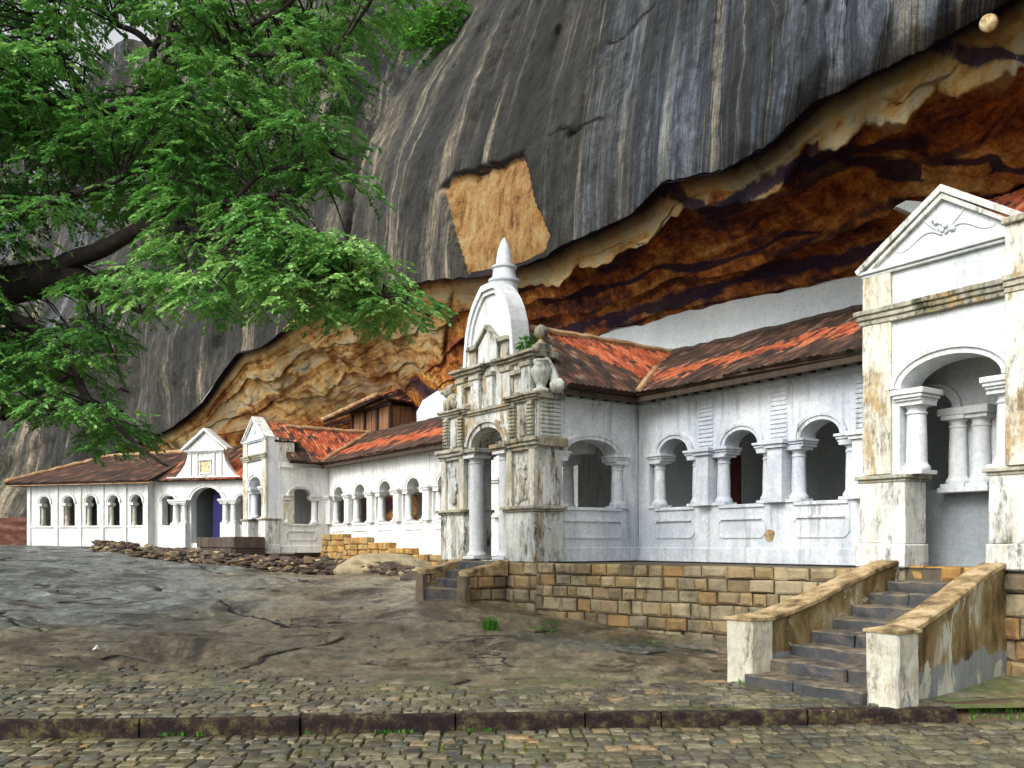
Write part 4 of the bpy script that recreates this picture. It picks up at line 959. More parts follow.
# urns, ball finials, scrolls
def urn(x, y, z, s=1): return MB().lathe(x, y, [(.16*s, z), (.16*s, z+.06*s), (.08*s, z+.1*s), (.1*s, z+.16*s), (.19*s, z+.34*s), (.2*s, z+.42*s), (.12*s, z+.52*s), (.15*s, z+.56*s), (.15*s, z+.6*s), (.05*s, z+.62*s)], 16)
tw.part('urn', urn(6.58, 1.5, 5.14, 1.15), WT, smooth=True)
for x in (6.82, 9.66):
    mb = MB().box(x-.15, x+.15, 1.15, 1.5, 6.06, 6.2); mb.lathe(x, 1.32, [(.16, 6.2), (.08, 6.27), (.05, 6.33), (.12, 6.38), (.155, 6.47), (.13, 6.57), (.05, 6.63)], 14); tw.part('ball_finial', mb, M['cornice'], smooth='auto')
for x, sg in ((6.62, -1), (9.88, 1)):
    pts = [(x+sg*(-.1+.42*math.sin(t*1.4)), 1.28, 5.15+.75*(1-t)) for t in np.linspace(0, 1, 10)]
    mb = MB().tube(pts, [.08+.05*t for t in np.linspace(0, 1, 10)], 10); mb.lathe(x+sg*.33, 1.28, [(.05, 5.12), (.17, 5.2), (.18, 5.32), (.08, 5.42)], 12); tw.part('scroll', mb, WT, smooth=True)
mb = MB().box(6.3, 6.55, 1.0, 1.3, 5.15, 5.42); tw.part('corner_block', mb, M['porch'], bevel=.03)
# carved crouching lion on the left block
mb = MB(); cx, cy, cz = 9.95, 1.6, 5.14
for (dx, dy, dz, r_, q) in ((0, 0, .22, .2, (1, .8, 1.1)), (.13, .05, .47, .15, (1, .9, 1)), (-.15, .02, .16, .14, (1, .9, 1)), (.14, .14, .14, .07, (.8, .8, 2.1)), (-.03, .15, .14, .07, (.8, .8, 2.1)), (.2, .17, .47, .07, (1, 1, .8)), (.05, 0, .62, .05, (1, 1, 1)), (.2, -.02, .62, .05, (1, 1, 1)), (-.27, 0, .35, .05, (1, 1, 2.6))):
    mb.add(*rock_lump((cx+dx, cy+dy, cz+dz), r_, dx*9, 2, q, .18))
tw.part('carved_lion', mb, M['cornice'], smooth=True)
# what shows through the doorway
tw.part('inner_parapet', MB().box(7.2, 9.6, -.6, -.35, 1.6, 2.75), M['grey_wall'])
tw.part('inner_column', column(8.15, -.48, 2.75, 3.9, .14).box(7.95, 8.35, -.7, -.25, 3.9, 4.05).box(7.3, 9.5, -.6, -.38, 4.05, 5.1), M['porch'])

# ------------------------------------------------ far gate building (frame G)
CM = M['white_far']
gb = Thing('gate_building', 'far white gatehouse with small pediment over a wide arch, blue door and five arched openings', 'building', (5, 0, 1.8), frame=G)
def gpart(*a, **k): return gb.part(*a, **k)
og = dict(c=2.03, w=1.95, sill=2.0, spring=4.15, rise=.8, m=.0, low=4.1)
ow = dict(c=4.42, w=.85, sill=2.95, spring=4.25, rise=.3, m=.0, low=4.1)
o3 = dict(c=-.1, w=.6, sill=2.95, spring=4.2, rise=.3, m=.0, low=4.1)
gpart('front_wall', arcade(MB(), FA, -2.5, 5.4, 1.6, 5.35, [og, ow, o3], -.45, 0), CM)
for o in (og, ow, o3): gpart('archivolt', archivolt(FA, o, 0, .16 if o is not og else .22, .06), CM)
for x in (3.85, 3.3, .78, .28):
    c_ = gpart('column', column(x, .16, 3.0, 4.1, .15, 14), CM, smooth='auto')
for a, b in ((3.1, 4.08), (.05, .98)):
    gpart('pedestal', MB().box(a, b, -.02, .36, 1.6, 3.0), CM, bevel=.02)
    gpart('impost', MB().box(a-.05, b+.05, -.02, .40, 4.1, 4.2).box(a-.1, b+.1, -.02, .45, 4.2, 4.3), CM, bevel=.01)
gpart('cornice', mould(FA, .1, 4.0, .0, 5.3, 5.5, .3), CM, bevel=.01)
gpart('attic_wall', MB().box(.95, 3.1, -.3, .12, 5.5, 6.8), CM, bevel=.01)
for x in (1.08, 1.5, 2.55, 2.97): gpart('attic_pilaster', MB().box(x-.08, x+.08, .1, .19, 5.5, 6.72), CM, bevel=.01)
wf = gpart('attic_window', MB().box(1.65, 2.4, .1, .17, 5.65, 5.72).box(1.65, 1.72, .1, .17, 5.72, 6.35).box(2.33, 2.4, .1, .17, 5.72, 6.35).box(1.6, 2.45, .1, .22, 6.35, 6.43), CM)
gpart('window_panel', MB().box(1.72, 2.33, .1, .135, 5.72, 6.35), M['knob'], wf)
gpart('attic_cornice', mould(FA, .95, 3.1, .12, 6.74, 6.9, .16), CM)
pe = gpart('pediment', MB().prism([(.85, 6.9), (3.2, 6.9), (2.02, 7.85)], lambda a, b, d: (a, d, b), -.25, .12), CM)
for a, b in (((.62, 6.86), (2.02, 7.92)), ((3.42, 6.86), (2.02, 7.92))):
    gpart('raking_cornice', MB().prism([a, b, (b[0], b[1]+.15), (a[0], a[1]+.14)], lambda p, r, d: (p, d, r), -.3, .3), CM, pe)
for x0, sg in ((3.1, 1), (.95, -1)):
    P = [(x0, 5.5)]+[(x0+sg*(.75*(1-t)**1.8+.05), 5.5+1.2*t) for t in np.linspace(0, 1, 8)]+[(x0, 6.7)]
    gpart('scroll', MB().prism(P, lambda a, b, d: (a, d, b), -.2, .12), CM)
# left wing
OL = [dict(c=c, w=.72, sill=2.95, spring=4.2, rise=.4, m=.03, low=4.1) for c in (6.15, 7.65, 9.15, 10.65, 12.3)]
lw = gpart('wing_wall', arcade(MB(), FA, 5.4, 13.5, 1.5, 5.35, OL, -.05, .4), CM)
for o in OL:
    gpart('archivolt', archivolt(FA, o, .4, .13, .05), CM)
    gpart('column', column(o['c']+.33, .22, 2.95, 4.05, .1, 12), M['stained'], smooth='auto')
    gpart('impost', MB().box(o['c']+.2, o['c']+.5, .0, .45, 4.05, 4.2), CM)
for x in (5.5, 6.9, 8.4, 9.9, 11.5, 13.4): gpart('pilaster', MB().box(x-.12, x+.12, .38, .47, 1.5, 5.2), CM, bevel=.01)
gpart('sill_band', mould(FA, 5.4, 13.5, .4, 2.82, 2.93, .06, False, 2), CM)
gpart('end_wall', MB().box(13.2, 13.5, -4, -.05, 1.5, 5.35), CM)
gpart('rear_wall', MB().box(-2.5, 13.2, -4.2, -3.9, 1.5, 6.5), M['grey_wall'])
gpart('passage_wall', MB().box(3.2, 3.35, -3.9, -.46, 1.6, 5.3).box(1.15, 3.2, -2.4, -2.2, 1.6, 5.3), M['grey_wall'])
gpart('blue_door', MB().box(1.06, 1.12, -1.95, -.5, 2.0, 4.75).prism([(1.12, 2.0), (2.12, 2.0), (2.12, 4.3), (2.0, 4.62), (1.8, 4.75), (1.12, 4.75)], lambda a, b, d: (a, d, b), -.72, -.66), M['blue'])
gpart('floor', MB().box(-2.4, 13.2, -3.9, -.05, 1.55, 1.95), M['floor'])
gpart('window_bars', MB().box(4.38, 4.46, -.25, -.2, 2.95, 4.5), M['darkwood'])
mb = MB()
roof_patch(mb, (14.6, .95, 5.33), (4.9, .95, 5.33), (4.9, -3.4, 7.2), (11.2, -3.4, 7.1), lambda p, q: -.35, seed=31, nx=3, ny=1, tile=.25, course=.4)
roof_patch(mb, (14.6, -5, 5.33), (14.6, .95, 5.33), (11.2, -3.4, 7.1), (11.2, -4.5, 7.1), lambda p, q: -.5, seed=32, nx=2, ny=1, tile=.3)
roof_patch(mb, (4.9, .35, 5.33), (-3, .35, 5.33), (-3, -3.4, 7.45), (4.9, -3.4, 7.45), lambda p, q: .95 if p > .45 else .2, seed=33, nx=3, ny=1, tile=.25, course=.4)
rf = gpart('roof', mb, M['tile'])
gpart('ridge_mortar', ridge_tube((11.2, -3.4, 7.2), (4.9, -3.4, 7.3), .12, 8), M['ridge'], rf)
gpart('hip_mortar', ridge_tube((14.6, .95, 5.43), (11.2, -3.4, 7.2), .12, 9), M['ridge'], rf)
gpart('eave_board', MB().box(4.9, 14.4, .82, .88, 5.18, 5.3).box(14.4, 14.46, -4.5, .88, 5.18, 5.3), M['ridge'], rf)

# ------------------------------------------------ plinths and retaining walls
L, fn = block_line((6.42, 1.78), (.16, .16)); 
fA = lambda a, b, z: fn(a, b, z)
mb = MB(); block_wall(mb, fA, 0, L, lambda a: gT(*fn(a, 0, 0)[:2])-.1, 1.59, 0, .36, .25, 1)
pl = Thing('stone_plinth', 'golden block plinth running under the near gallery from the gate tower to the staircase', 'plinth', (3.2, 1, 1.0))
pl.part('masonry', mb, M['block'])
mb = MB().add([(6.42, 1.7, 1.58), (.1, .05, 1.58), (.1, -1.3, 1.58), (6.7, -1.3, 1.58), (6.42, 1.7, -.1), (.1, .05, -.1), (.1, -1.3, -.1), (6.7, -1.3, -.1)], [(0, 1, 2, 3), (0, 1, 5, 4), (1, 2, 6, 5), (2, 3, 7, 6), (3, 0, 4, 7)])
pl.part('core', mb, M['mortar'])
mb = MB(); block_wall(mb, FA, 6.4, 10.35, lambda a: gT(a, 1.9)-.1, 1.6, 1.8, .5, .3, 8); pl.part('tower_footing', mb, M['block'])
pl.part('tower_core', MB().box(6.45, 10.3, -1, 1.7, -.1, 1.58), M['mortar'])
mb = MB(); block_wall(mb, FA, -9, -1.9, lambda a: 0.02, 1.6, .1, .5, .3, 9); pl.part('porch_footing', mb, M['block'])
mb = MB(); block_wall(mb, FA, -.7, .2, lambda a: 0.02, 1.6, .1, .5, .3, 19); pl.part('porch_footing', mb, M['block'])
pl.part('porch_core', MB().box(-9, .1, -4, .02, -.1, 1.44).box(-1.96, -.67, -.22, .0, 1.44, 1.63), M['mortar'])
mb = MB(); block_wall(mb, FA, -1.97, -.66, lambda a: 1.42, 1.66, .04, .34, .22, 29, depth=.3, tint=lambda r, w: r.uniform(0, .6)); pl.part('threshold', mb, M['orange_block'])
# stepped orange base under the farther gallery
mb = MB()
for (a, b, zt) in ((24.3, 30.5, 2.36), (22.3, 24.3, 2.22), (20.5, 22.3, 2.02), (18.8, 20.5, 1.82), (16.5, 18.8, 1.62)):
    block_wall(mb, FA, a, b, lambda x: .9, zt, -2.1, .36, .24, int(a), depth=.45, tint=lambda r, w: r.random())
single('stepped_base', 'low orange block retaining wall that steps down along the farther gallery', 'wall', mb, M['orange_block'], (22, -1.95, 1))
mb = MB(); block_wall(mb, FA, 26.2, 31.2, lambda x: 1.0, 2.25, 1.6, .7, .42, 77, depth=1.2, tint=lambda r, w: r.random()*.5); mb.box(26.3, 31.1, .35, 1.5, 1.0, 2.2)
single('stone_landing', 'dark block landing in front of the distant gabled porch', 'landing', mb, M['rubble'], (28.5, 1.2, 1))

# rough rubble wall across the top of the rock slope
mb = MB(); rr = random.Random(11); path = [(96, 37.5), (140, 36), (200, 33.5), (250, 31.5), (300, 30), (345, 29), (385, 27.5), (420, 26.0)]
pw = [(( u-512)/900*Y, Y) for u, Y in path]
for k_ in range(900):
    t = rr.random()*(len(pw)-1); i = int(t); f = t-i; x = pw[i][0]*(1-f)+pw[i+1][0]*f; y = pw[i][1]*(1-f)+pw[i+1][1]*f
    hgt = .45 if t < 4.5 else .45-(t-4.5)*.12; h = rr.random()*hgt
    g = gz1(x, y); off = rr.uniform(-.35, .25); r_ = rr.uniform(.07, .19)*(1-.3*h)
    mb.add(*rock_lump((x+rr.uniform(-.1, .1), y+off*.7+h*.35, g+h), r_, k_, 2, (rr.uniform(1.1, 2.0), 1, rr.uniform(.45, .8)), .8), tid=rr.random())
single('rubble_wall', 'low wall of loose dark boulders crossing the rock slope before the far gatehouse', 'wall', mb, M['rubble'], (-8.5, 31.5, 1), frame=WF)
p = view(385, 562, 28.6)
single('boulder', 'pale yellow flat boulder lying behind the right end of the rubble wall', 'boulder', MB().add(*rock_lump((p.x, p.y, 1.22), 1.05, 3, 4, (1.35, .8, .42), .3), tid=.95), M['rubble'], (p.x, p.y, 1.1), frame=WF, smooth=True)
p = view(428, 570, 25.2)
single('boulder', 'dark low boulder beside the small steps of the gate tower', 'boulder', MB().add(*rock_lump((p.x, p.y, 1.0), .5, 8, 3, (1.6, .8, .45), .35), tid=.25), M['rubble'], (p.x, p.y, .9), frame=WF)

# ------------------------------------------------ great staircase
st = Thing('stone_staircase', 'dark stone staircase between ochre stained balustrades leading up to the near porch', 'staircase', (-1.5, 2, .17))
n = 8; rz = (1.44-.17)/n; tr = 3.8/n
for i in range(n):
    tf = 3.80-tr*i; tb = tf-tr-.04; L_ = lambda t: -.64-.15*t/3.9; R_ = lambda t: -1.96-.53*t/3.9
    z0 = .05 if i == 0 else .17+rz*i-.06; z1 = .17+rz*(i+1); mb = MB()
    cuts = [0, .43, 1] if i % 3 == 0 else [0, .7, 1] if i % 3 == 1 else [0, 1]
    for c0, c1 in zip(cuts[:-1], cuts[1:]):
        f = lambda t, c: L_(t)*(1-c)+R_(t)*c
        g = .006; dz = rr.uniform(-.008, .008); df = rr.uniform(-.012, .012)
        mb.hexa([(f(tb, c0)-g, tb, z0), (f(tb, c1)+g, tb, z0), (f(tf, c1)+g, tf+df, z0), (f(tf, c0)-g, tf+df, z0), (f(tb, c0)-g, tb, z1+dz), (f(tb, c1)+g, tb, z1+dz), (f(tf, c1)+g, tf+df, z1+dz), (f(tf, c0)-g, tf+df, z1+dz)])
    st.part('step', mb, M['step'], bevel=.022, sub=.16, rough=.022)
st.part('stair_core', MB().add([(-.66, 0, .0), (-1.97, 0, 0), (-2.45, 3.5, 0), (-.78, 3.5, 0), (-.66, 0, 1.36), (-1.97, 0, 1.36), (-2.45, 3.5, .22), (-.78, 3.5, .22)], [(0, 1, 2, 3), (4, 5, 6, 7), (0, 1, 5, 4), (1, 2, 6, 5), (2, 3, 7, 6), (3, 0, 4, 7)]), M['mortar'])
def balustrade(sa, sb, pil):
    # sa/sb: (s at t=0, s at t=3.5) of the two faces
    N_ = 16; top = lambda t: 1.74 if t < .25 else 1.74-(t-.25)*.232+.02*math.sin(t*2)
    ts_ = [3.5*i/N_ for i in range(N_+1)]; f = lambda s_, t: s_[0]+(s_[1]-s_[0])*t/3.5
    mb = MB(); vs = []
    for t in ts_: vs += [(f(sa, t), t, -.05), (f(sb, t), t, -.05), (f(sb, t), t, top(t)-.1), (f(sa, t), t, top(t)-.1)]
    fs = [(4*i+a, 4*i+(a+1) % 4, 4*i+4+(a+1) % 4, 4*i+4+a) for i in range(N_) for a in range(4)]+[(0, 1, 2, 3), (4*N_, 4*N_+1, 4*N_+2, 4*N_+3)]
    mb.add(vs, fs); b = st.part('balustrade', mb, M['balu'], sub=.25, rough=.02)
    mb = MB(); vs = []; e = .035
    for t in ts_: vs += [(f(sa, t)+e, t, top(t)-.1), (f(sb, t)-e, t, top(t)-.1), (f(sb, t)-e, t, top(t)-.01), (f(sa, t)+e, t, top(t)-.01)]
    mb.add(vs, fs); st.part('coping', mb, M['coping'], b, bevel=.02, sub=.2, rough=.015)
    a, c = pil
    mb = MB().box(a, c, 3.28, 3.70, .0, 1.02); pp = st.part('newel_pillar', mb, M['pillar'], b, bevel=.02, sub=.15, rough=.02)
    e = .02; m1, m2 = (a+c)/2, 3.49
    mb = MB().add([(a-e, 3.28-e, 1.0), (c+e, 3.28-e, 1.0), (c+e, 3.7+e, 1.0), (a-e, 3.7+e, 1.0), (a-e, 3.28-e, 1.035), (c+e, 3.28-e, 1.035), (c+e, 3.7+e, 1.035), (a-e, 3.7+e, 1.035), (m1, m2, 1.09)],
        [(3, 2, 1, 0), (0, 1, 5, 4), (1, 2, 6, 5), (2, 3, 7, 6), (3, 0, 4, 7), (4, 5, 8), (5, 6, 8), (6, 7, 8), (7, 4, 8)]); st.part('pillar_cap', mb, M['coping'], b, sub=.2, rough=.012)
    mb = MB()
    for i in range(5): x = a+.04+(c-a-.08)*(i+.5)/5; mb.box(x-.022, x+.022, 3.79, 3.812, .12, .96)
    return b
balustrade((-.38, -.40), (-.62, -.76), (-.82, -.40))
balustrade((-1.96, -2.42), (-2.2, -2.76), (-2.84, -2.44))

# small steps of the gate tower
s2 = Thing('gate_steps', 'short flight of dark steps with block side walls before the gate tower doorway', 'steps', (8.4, 2.5, .9))
for i in range(4):
    z1 = 1.02+.19*(i+1)-.19; tf = 2.85-.27*i
    s2.part('step', MB().box(7.72+(0 if i else -.12), 9.1, 1.8 if i == 3 else tf-.34, tf, .5, z1), M['step'], bevel=.02, sub=.2, rough=.02)
for a, b, sd in ((7.36, 7.68, 50), (9.12, 9.45, 60)):
    mb = MB(); block_wall(mb, SD(a), 1.85, 2.8, lambda t: gT(a, t)-.15, 1.30, 0, .42, .26, sd, depth=b-a); 
    w0 = s2.part('side_wall', mb, M['block'])
    mb = MB().hexa([(a-.02, 1.8, 1.3), (b+.02, 1.8, 1.3), (b+.02, 2.86, 1.3), (a-.02, 2.86, 1.3), (a-.02, 1.8, 1.64), (b+.02, 1.8, 1.64), (b+.02, 2.86, 1.4), (a-.02, 2.86, 1.4)]); s2.part('coping', mb, M['coping'], w0, bevel=.02, sub=.2, rough=.02)
    s2.part('end_post', MB().box(a, b, 2.74, 2.90, .5, 1.31), M['block'], w0, bevel=.015, sub=.2, rough=.015)
# ------------------------------------------------ small things on the rock
p = view(988, 23, 12.75)
mb = MB(); dv = Vector((.50, .85, .50)).normalized(); P = [p+dv*.7, p+dv*.3, p, p-dv*.03]
mb.tube(P, [.12, .125, .115, .09], 18); single('log_end', 'cream coloured round stub poking out beneath the upper right lip of the cliff', 'log', mb, M['knob'], tuple(p), frame=WF, smooth=True, rough=.012)
p = view(912, 208, 15.2)
mb = MB().prism([(-.28, .03), (-.10, .13), (.12, .12), (.35, .03), (.32, -.10), (.05, -.11)], lambda a, b, d: (p.x+a, p.y+d, p.z+b-d*.2), 0, .1)
single('stone_slab', 'pointed grey slab jutting out beside the gable of the near porch', 'slab', mb, M['slate'], tuple(p), frame=WF, bevel=.01)
def gp_(u, Y): x = (u-512)/900*Y; return x, Y, gz1(x, Y)
x, y, z = gp_(95, 13.9)
mb = MB(); mb.add([(x-.05, y, z+.02), (x+.03, y-.03, z+.05), (x+.07, y+.03, z+.03), (x-.01, y+.05, z+.06), (x+.03, y+.01, z+.11)], [(0, 1, 2, 3), (0, 1, 4), (1, 2, 4), (2, 3, 4), (3, 0, 4)])
single('litter', 'small white scrap lying on the left part of the rock slope', 'litter', mb, M['paper'], (x, y, z), frame=WF)

# ------------------------------------------------ foliage
def leaf_mat(name, c0, c1, c2, tr=.35):
    k = NM(name, .5, .35); t = k.attr('tid'); c = k.ramp(t, [(0, c0), (.5, c1), (1, c2)])
    k.put(k.b.inputs['Base Color'], c)
    tl = k.n('ShaderNodeBsdfTranslucent'); hv = k.mix(.4, c, (.14, .34, .05)); k.put(tl.inputs[0], hv)
    mx = k.n('ShaderNodeMixShader'); mx.inputs[0].default_value = tr; k.t.links.new(k.b.outputs[0], mx.inputs[1]); k.t.links.new(tl.outputs[0], mx.inputs[2])
    k.t.links.new(mx.outputs[0], k.t.nodes['Material Output'].inputs[0]); return k.m
M['leaf'] = leaf_mat('tree_leaves', (.035, .13, .03), (.12, .31, .07), (.34, .56, .17))
M['shrub'] = leaf_mat('shrub_leaves', (.03, .12, .012), (.06, .2, .02), (.10, .3, .03))
def bark_mat():
    k = NM('dark_bark', .85, .25); c = k.ramp(k.noise(6, 8, .75), [(.3, (.012, .009, .009)), (.55, (.04, .03, .027)), (.72, (.10, .085, .07))]); k.bump(k.noise(14, 8, .8), 1, .04); return k.done(c)
M['bark'] = bark_mat()
def leaves_mesh(name, C, D, S, tid, mat, base, parent=None, aspect=.5):
    """C centres, D unit axes, S lengths; each leaflet a folded diamond"""
    n = len(C); rs = np.random.RandomState(len(C) % 1000)
    up = rs.normal(0, .35, (n, 3))+np.array((0, 0, 1.)); side = np.cross(D, up); side /= np.linalg.norm(side, axis=1)[:, None]+1e-9
    nrm = np.cross(side, D); hw = (S*aspect*.5)[:, None]
    a = C; b = C+D*(S*.5)[:, None]+side*hw-nrm*0; c = C+D*S[:, None]-nrm*(S*.08)[:, None]; d = C+D*(S*.5)[:, None]-side*hw
    V = np.stack([a, b, c, d], 1).reshape(-1, 3)-np.array(base)
    me = bpy.data.meshes.new(name); me.vertices.add(4*n); me.vertices.foreach_set('co', V.astype(np.float32).ravel())
    me.loops.add(4*n); me.loops.foreach_set('vertex_index', np.arange(4*n, dtype=np.int32)); me.polygons.add(n)
    me.polygons.foreach_set('loop_start', np.arange(0, 4*n, 4, dtype=np.int32)); me.update(calc_edges=True)
    me.attributes.new('tid', 'FLOAT', 'POINT').data.foreach_set('value', np.repeat(tid, 4).astype(np.float32))
    me.materials.append(mat); o = bpy.data.objects.new(name, me); col.objects.link(o)
    if parent: o.parent = parent
    return o
def sprays(centre, rad, nsp, rs, length=.26, nl=20, leaf=.07, flat=.30, tone=.5):
    """compound leaves spread through a flattened pad"""
    C = []; D = []; S = []; Tn = []
    for _ in range(nsp):
        a = rs.uniform(0, 2*math.pi); q = rad*math.sqrt(rs.uniform(0, 1)); dz = rs.normal(0, flat*rad*.5)
        p = centre+np.array((q*math.cos(a), q*math.sin(a), dz-.25*q*q/rad))
        h = a+rs.normal(0, .6); ax = np.array((math.cos(h), math.sin(h), -.35+rs.normal(0, .25))); ax /= np.linalg.norm(ax)
        L = length*rs.uniform(.7, 1.25); t = np.repeat(np.linspace(.12, 1, nl//2), 2); sd = np.tile([1, -1], nl//2)
        sv = np.cross(ax, (0, 0, 1.)); sv /= np.linalg.norm(sv)
        pos = p+ax*(t*L)[:, None]+np.array((0, 0, -1.))*(t*t*.10*L*2)[:, None]
        d = ax*.75+sv*sd[:, None]*.8+rs.normal(0, .2, (len(t), 3))+np.array((0, 0, -.22)); d /= np.linalg.norm(d, axis=1)[:, None]
        C.append(pos); D.append(d); S.append(leaf*rs.uniform(.6, 1.3, len(t))); v = np.clip(tone+rs.normal(0, .16), 0, 1); Tn.append(np.clip(v+rs.normal(0, .12, len(t)), 0, 1))
    return C, D, S, Tn
tb = (-10.2, 12.6, .2)
tree = Thing('broad_tree', 'large spreading tree with feathery green leaves and dark limbs reaching in from the left', 'tree', tb, frame=WF)
def vline(pts): return [tuple(view(*q)) for q in pts]
LIMBS = [
 ([(-10.2, 12.6, .1), (-10.1, 12.6, 1.6), (-9.8, 12.5, 3.2), (-9.2, 12.4, 4.4)], .52, .40, 'trunk'),
 (vline([(-182, 366, 12.4), (-110, 335, 12.2), (-40, 302, 12), (15, 283, 11.8), (60, 276, 11.6), (88, 284, 11.5), (112, 290, 11.4)]), .40, .13, 'limb'),
 (vline([(-182, 366, 12.4), (-160, 240, 12.6), (-110, 130, 12.8), (-60, 30, 13), (-20, -60, 13.2)]), .34, .12, 'limb'),
 (vline([(45, 277, 11.6), (75, 258, 11.4), (110, 244, 11.2), (150, 226, 11), (190, 215, 10.8), (235, 200, 10.7), (290, 190, 10.6)]), .13, .03, 'limb'),
 (vline([(-140, 190, 12.7), (-60, 150, 12.4), (20, 132, 12.2), (60, 118, 12), (110, 112, 11.8), (150, 105, 11.6)]), .17, .05, 'limb'),
 (vline([(110, 112, 11.8), (140, 95, 11.7), (152, 70, 11.6), (150, 48, 11.6), (135, 32, 11.5), (116, 24, 11.5)]), .075, .035, 'limb'),
 (vline([(150, 52, 11.6), (160, 38, 11.6)]), .05, .04, 'branch'),
 (vline([(130, 105, 11.7), (165, 70, 11.4), (210, 62, 11.3), (260, 55, 11.2), (330, 60, 11.1)]), .055, .015, 'branch'),
 (vline([(150, 105, 11.6), (165, 60, 11.8), (170, 25, 11.9), (175, -10, 12)]), .045, .02, 'branch'),
 (vline([(20, 132, 12.2), (90, 160, 11.8), (165, 140, 11.5), (200, 132, 11.4), (250, 128, 11.3), (300, 140, 11.2), (350, 160, 11.1)]), .075, .018, 'limb'),
 (vline([(-40, 302, 12), (10, 320, 11.6), (50, 338, 11.3), (72, 372, 11.1), (88, 402, 11), (120, 428, 10.9), (168, 466, 10.8)]), .11, .015, 'limb'),
 (vline([(150, 226, 11), (200, 232, 10.5), (250, 248, 10.2), (300, 262, 10.1), (350, 285, 10), (400, 300, 9.9), (430, 316, 9.9)]), .07, .012, 'limb'),
 (vline([(88, 284, 11.5), (120, 300, 11), (140, 312, 10.8)]), .07, .02, 'branch'),
 (vline([(72, 372, 11.1), (30, 400, 11.2), (5, 420, 11.3)]), .04, .012, 'branch'),
 (vline([(115, 345, 11), (118, 370, 10.9), (128, 392, 10.8)]), .018, .006, 'branch'),
 (vline([(235, 200, 10.7), (260, 175, 10.7), (285, 168, 10.6), (320, 172, 10.6)]), .035, .01, 'branch'),
 (vline([(-160, 240, 12.6), (-80, 230, 11.6), (0, 215, 11), (60, 195, 10.8), (120, 180, 10.7)]), .12, .03, 'limb'),
 (vline([(90, 160, 11.8), (85, 130, 11.6), (80, 90, 11.6), (60, 40, 11.6), (50, -20, 11.7)]), .06, .02, 'branch'),
 (vline([(200, 62, 11.3), (240, 30, 11.4), (280, 10, 11.5), (320, -20, 11.6)]), .04, .015, 'branch'),
]
allpts = []
for pts, r0, r1, nm in LIMBS:
    # subdivide and wobble
    P = [Vector(q) for q in pts]; Q = []
    for i in range(len(P)-1):
        a, b, c, d = P[max(i-1, 0)], P[i], P[i+1], P[min(i+2, len(P)-1)]
        for s_ in range(5):
            t = s_/5; Q.append(.5*((2*b)+(c-a)*t+(2*a-5*b+4*c-d)*t*t+(3*b-3*c+d-a)*t**3))
    Q.append(P[-1]); Q = [q+noise.noise_vector(q*1.3)*min(.10, r0*.5) if 0 < i < len(Q)-1 else q for i, q in enumerate(Q)]
    n_q = len(Q); mb = MB().tube(Q, [(r0+(r1-r0)*i/(n_q-1))*(1+.12*noise.noise(q*4)) for i, q in enumerate(Q)], 10)
    tree.part('trunk' if nm == 'trunk' else 'branch', mb, M['bark'], smooth=True)
    if nm != 'trunk': allpts += [(q, r1) for q in Q[3:]]
ANCH = np.array([tuple(q) for q, _ in allpts])
CAN = [(-260, -200), (430, -200), (405, -30), (380, 8), (370, 30), (378, 62), (350, 95), (330, 115), (345, 150), (356, 172), (345, 186), (315, 186), (300, 214), (350, 232), (398, 256), (402, 280), (424, 312), (400, 318), (350, 318), (308, 296), (250, 300), (180, 306), (128, 298),
       (105, 340), (92, 370), (100, 398), (125, 418), (150, 446), (115, 444), (60, 432), (30, 416), (0, 406), (-260, 410)]
HOLES = [[(66, 52), (86, 14), (150, 6), (168, 40), (140, 84), (80, 84)], [(18, 18), (50, 12), (52, 34), (22, 36)], [(285, 80), (330, 72), (325, 105), (290, 112)], [(10, 284), (126, 290), (122, 322), (20, 318)], [(25, 220), (125, 214), (120, 268), (30, 272)],
         [(0, 108), (18, 106), (16, 118), (0, 120)]]
rs = np.random.RandomState(12); Cs = []; Ds = []; Ss = []; Ts = []; twigs = MB(); npad = 0
def pad(u, v, Y, r, nsp, tone):
    global npad
    c = np.array(view(u, v, Y)); A, B, Cc, Dd = sprays(c, r, nsp, rs, tone=tone); Cs.extend(A); Ds.extend(B); Ss.extend(Cc); Ts.extend(Dd); npad += 1
    d2 = ((ANCH-c)**2).sum(1); k = int(d2.argmin()); a = Vector(ANCH[k]); cv = Vector(c)
    if d2[k] < 6.5:
        m1 = a.lerp(cv, .5)+Vector((rs.normal(0, .08), rs.normal(0, .08), .10)); twigs.tube([a, m1, cv], [.016, .011, .005], 5)
        for _ in range(3): e = cv+Vector((rs.uniform(-r, r)*.8, rs.uniform(-r, r)*.8, rs.uniform(-.05, .05))); twigs.tube([m1.lerp(cv, .6), e], [.007, .003], 4)
cnt = 0
while cnt < 1180:
    u = rs.uniform(-250, 460); v = rs.uniform(-190, 470)
    if not inpoly(u, v, CAN) or any(inpoly(u, v, H) for H in HOLES): continue
    nz = noise.noise(Vector((u*.022, v*.035, 1)))+.35*noise.noise(Vector((u*.06, v*.09, 3)))
    thr = -.45 if u < 220 else -.16 if v < 215 else -.6
    if v > 325 and u < 200: thr = -.42
    if nz < thr: continue
    if v < 0 and rs.rand() < .6: continue
    Y = rs.uniform(10.2, 13.4) if not (v > 212 and u > 130) else rs.uniform(9.6, 11.2)
    tone = .46+.28*noise.noise(Vector((u*.02, v*.03, 8)))*1.6+(.20 if (v > 210 and u > 120 and v < 340) else 0)-(.12 if u < 110 and 130 < v < 290 else 0)
    pad(u, v, Y, rs.uniform(.22, .42), int(rs.uniform(11, 20)), tone); cnt += 1
crown = leaves_mesh('crown', np.concatenate(Cs), np.concatenate(Ds), np.concatenate(Ss), np.concatenate(Ts), M['leaf'], tb, tree.o)
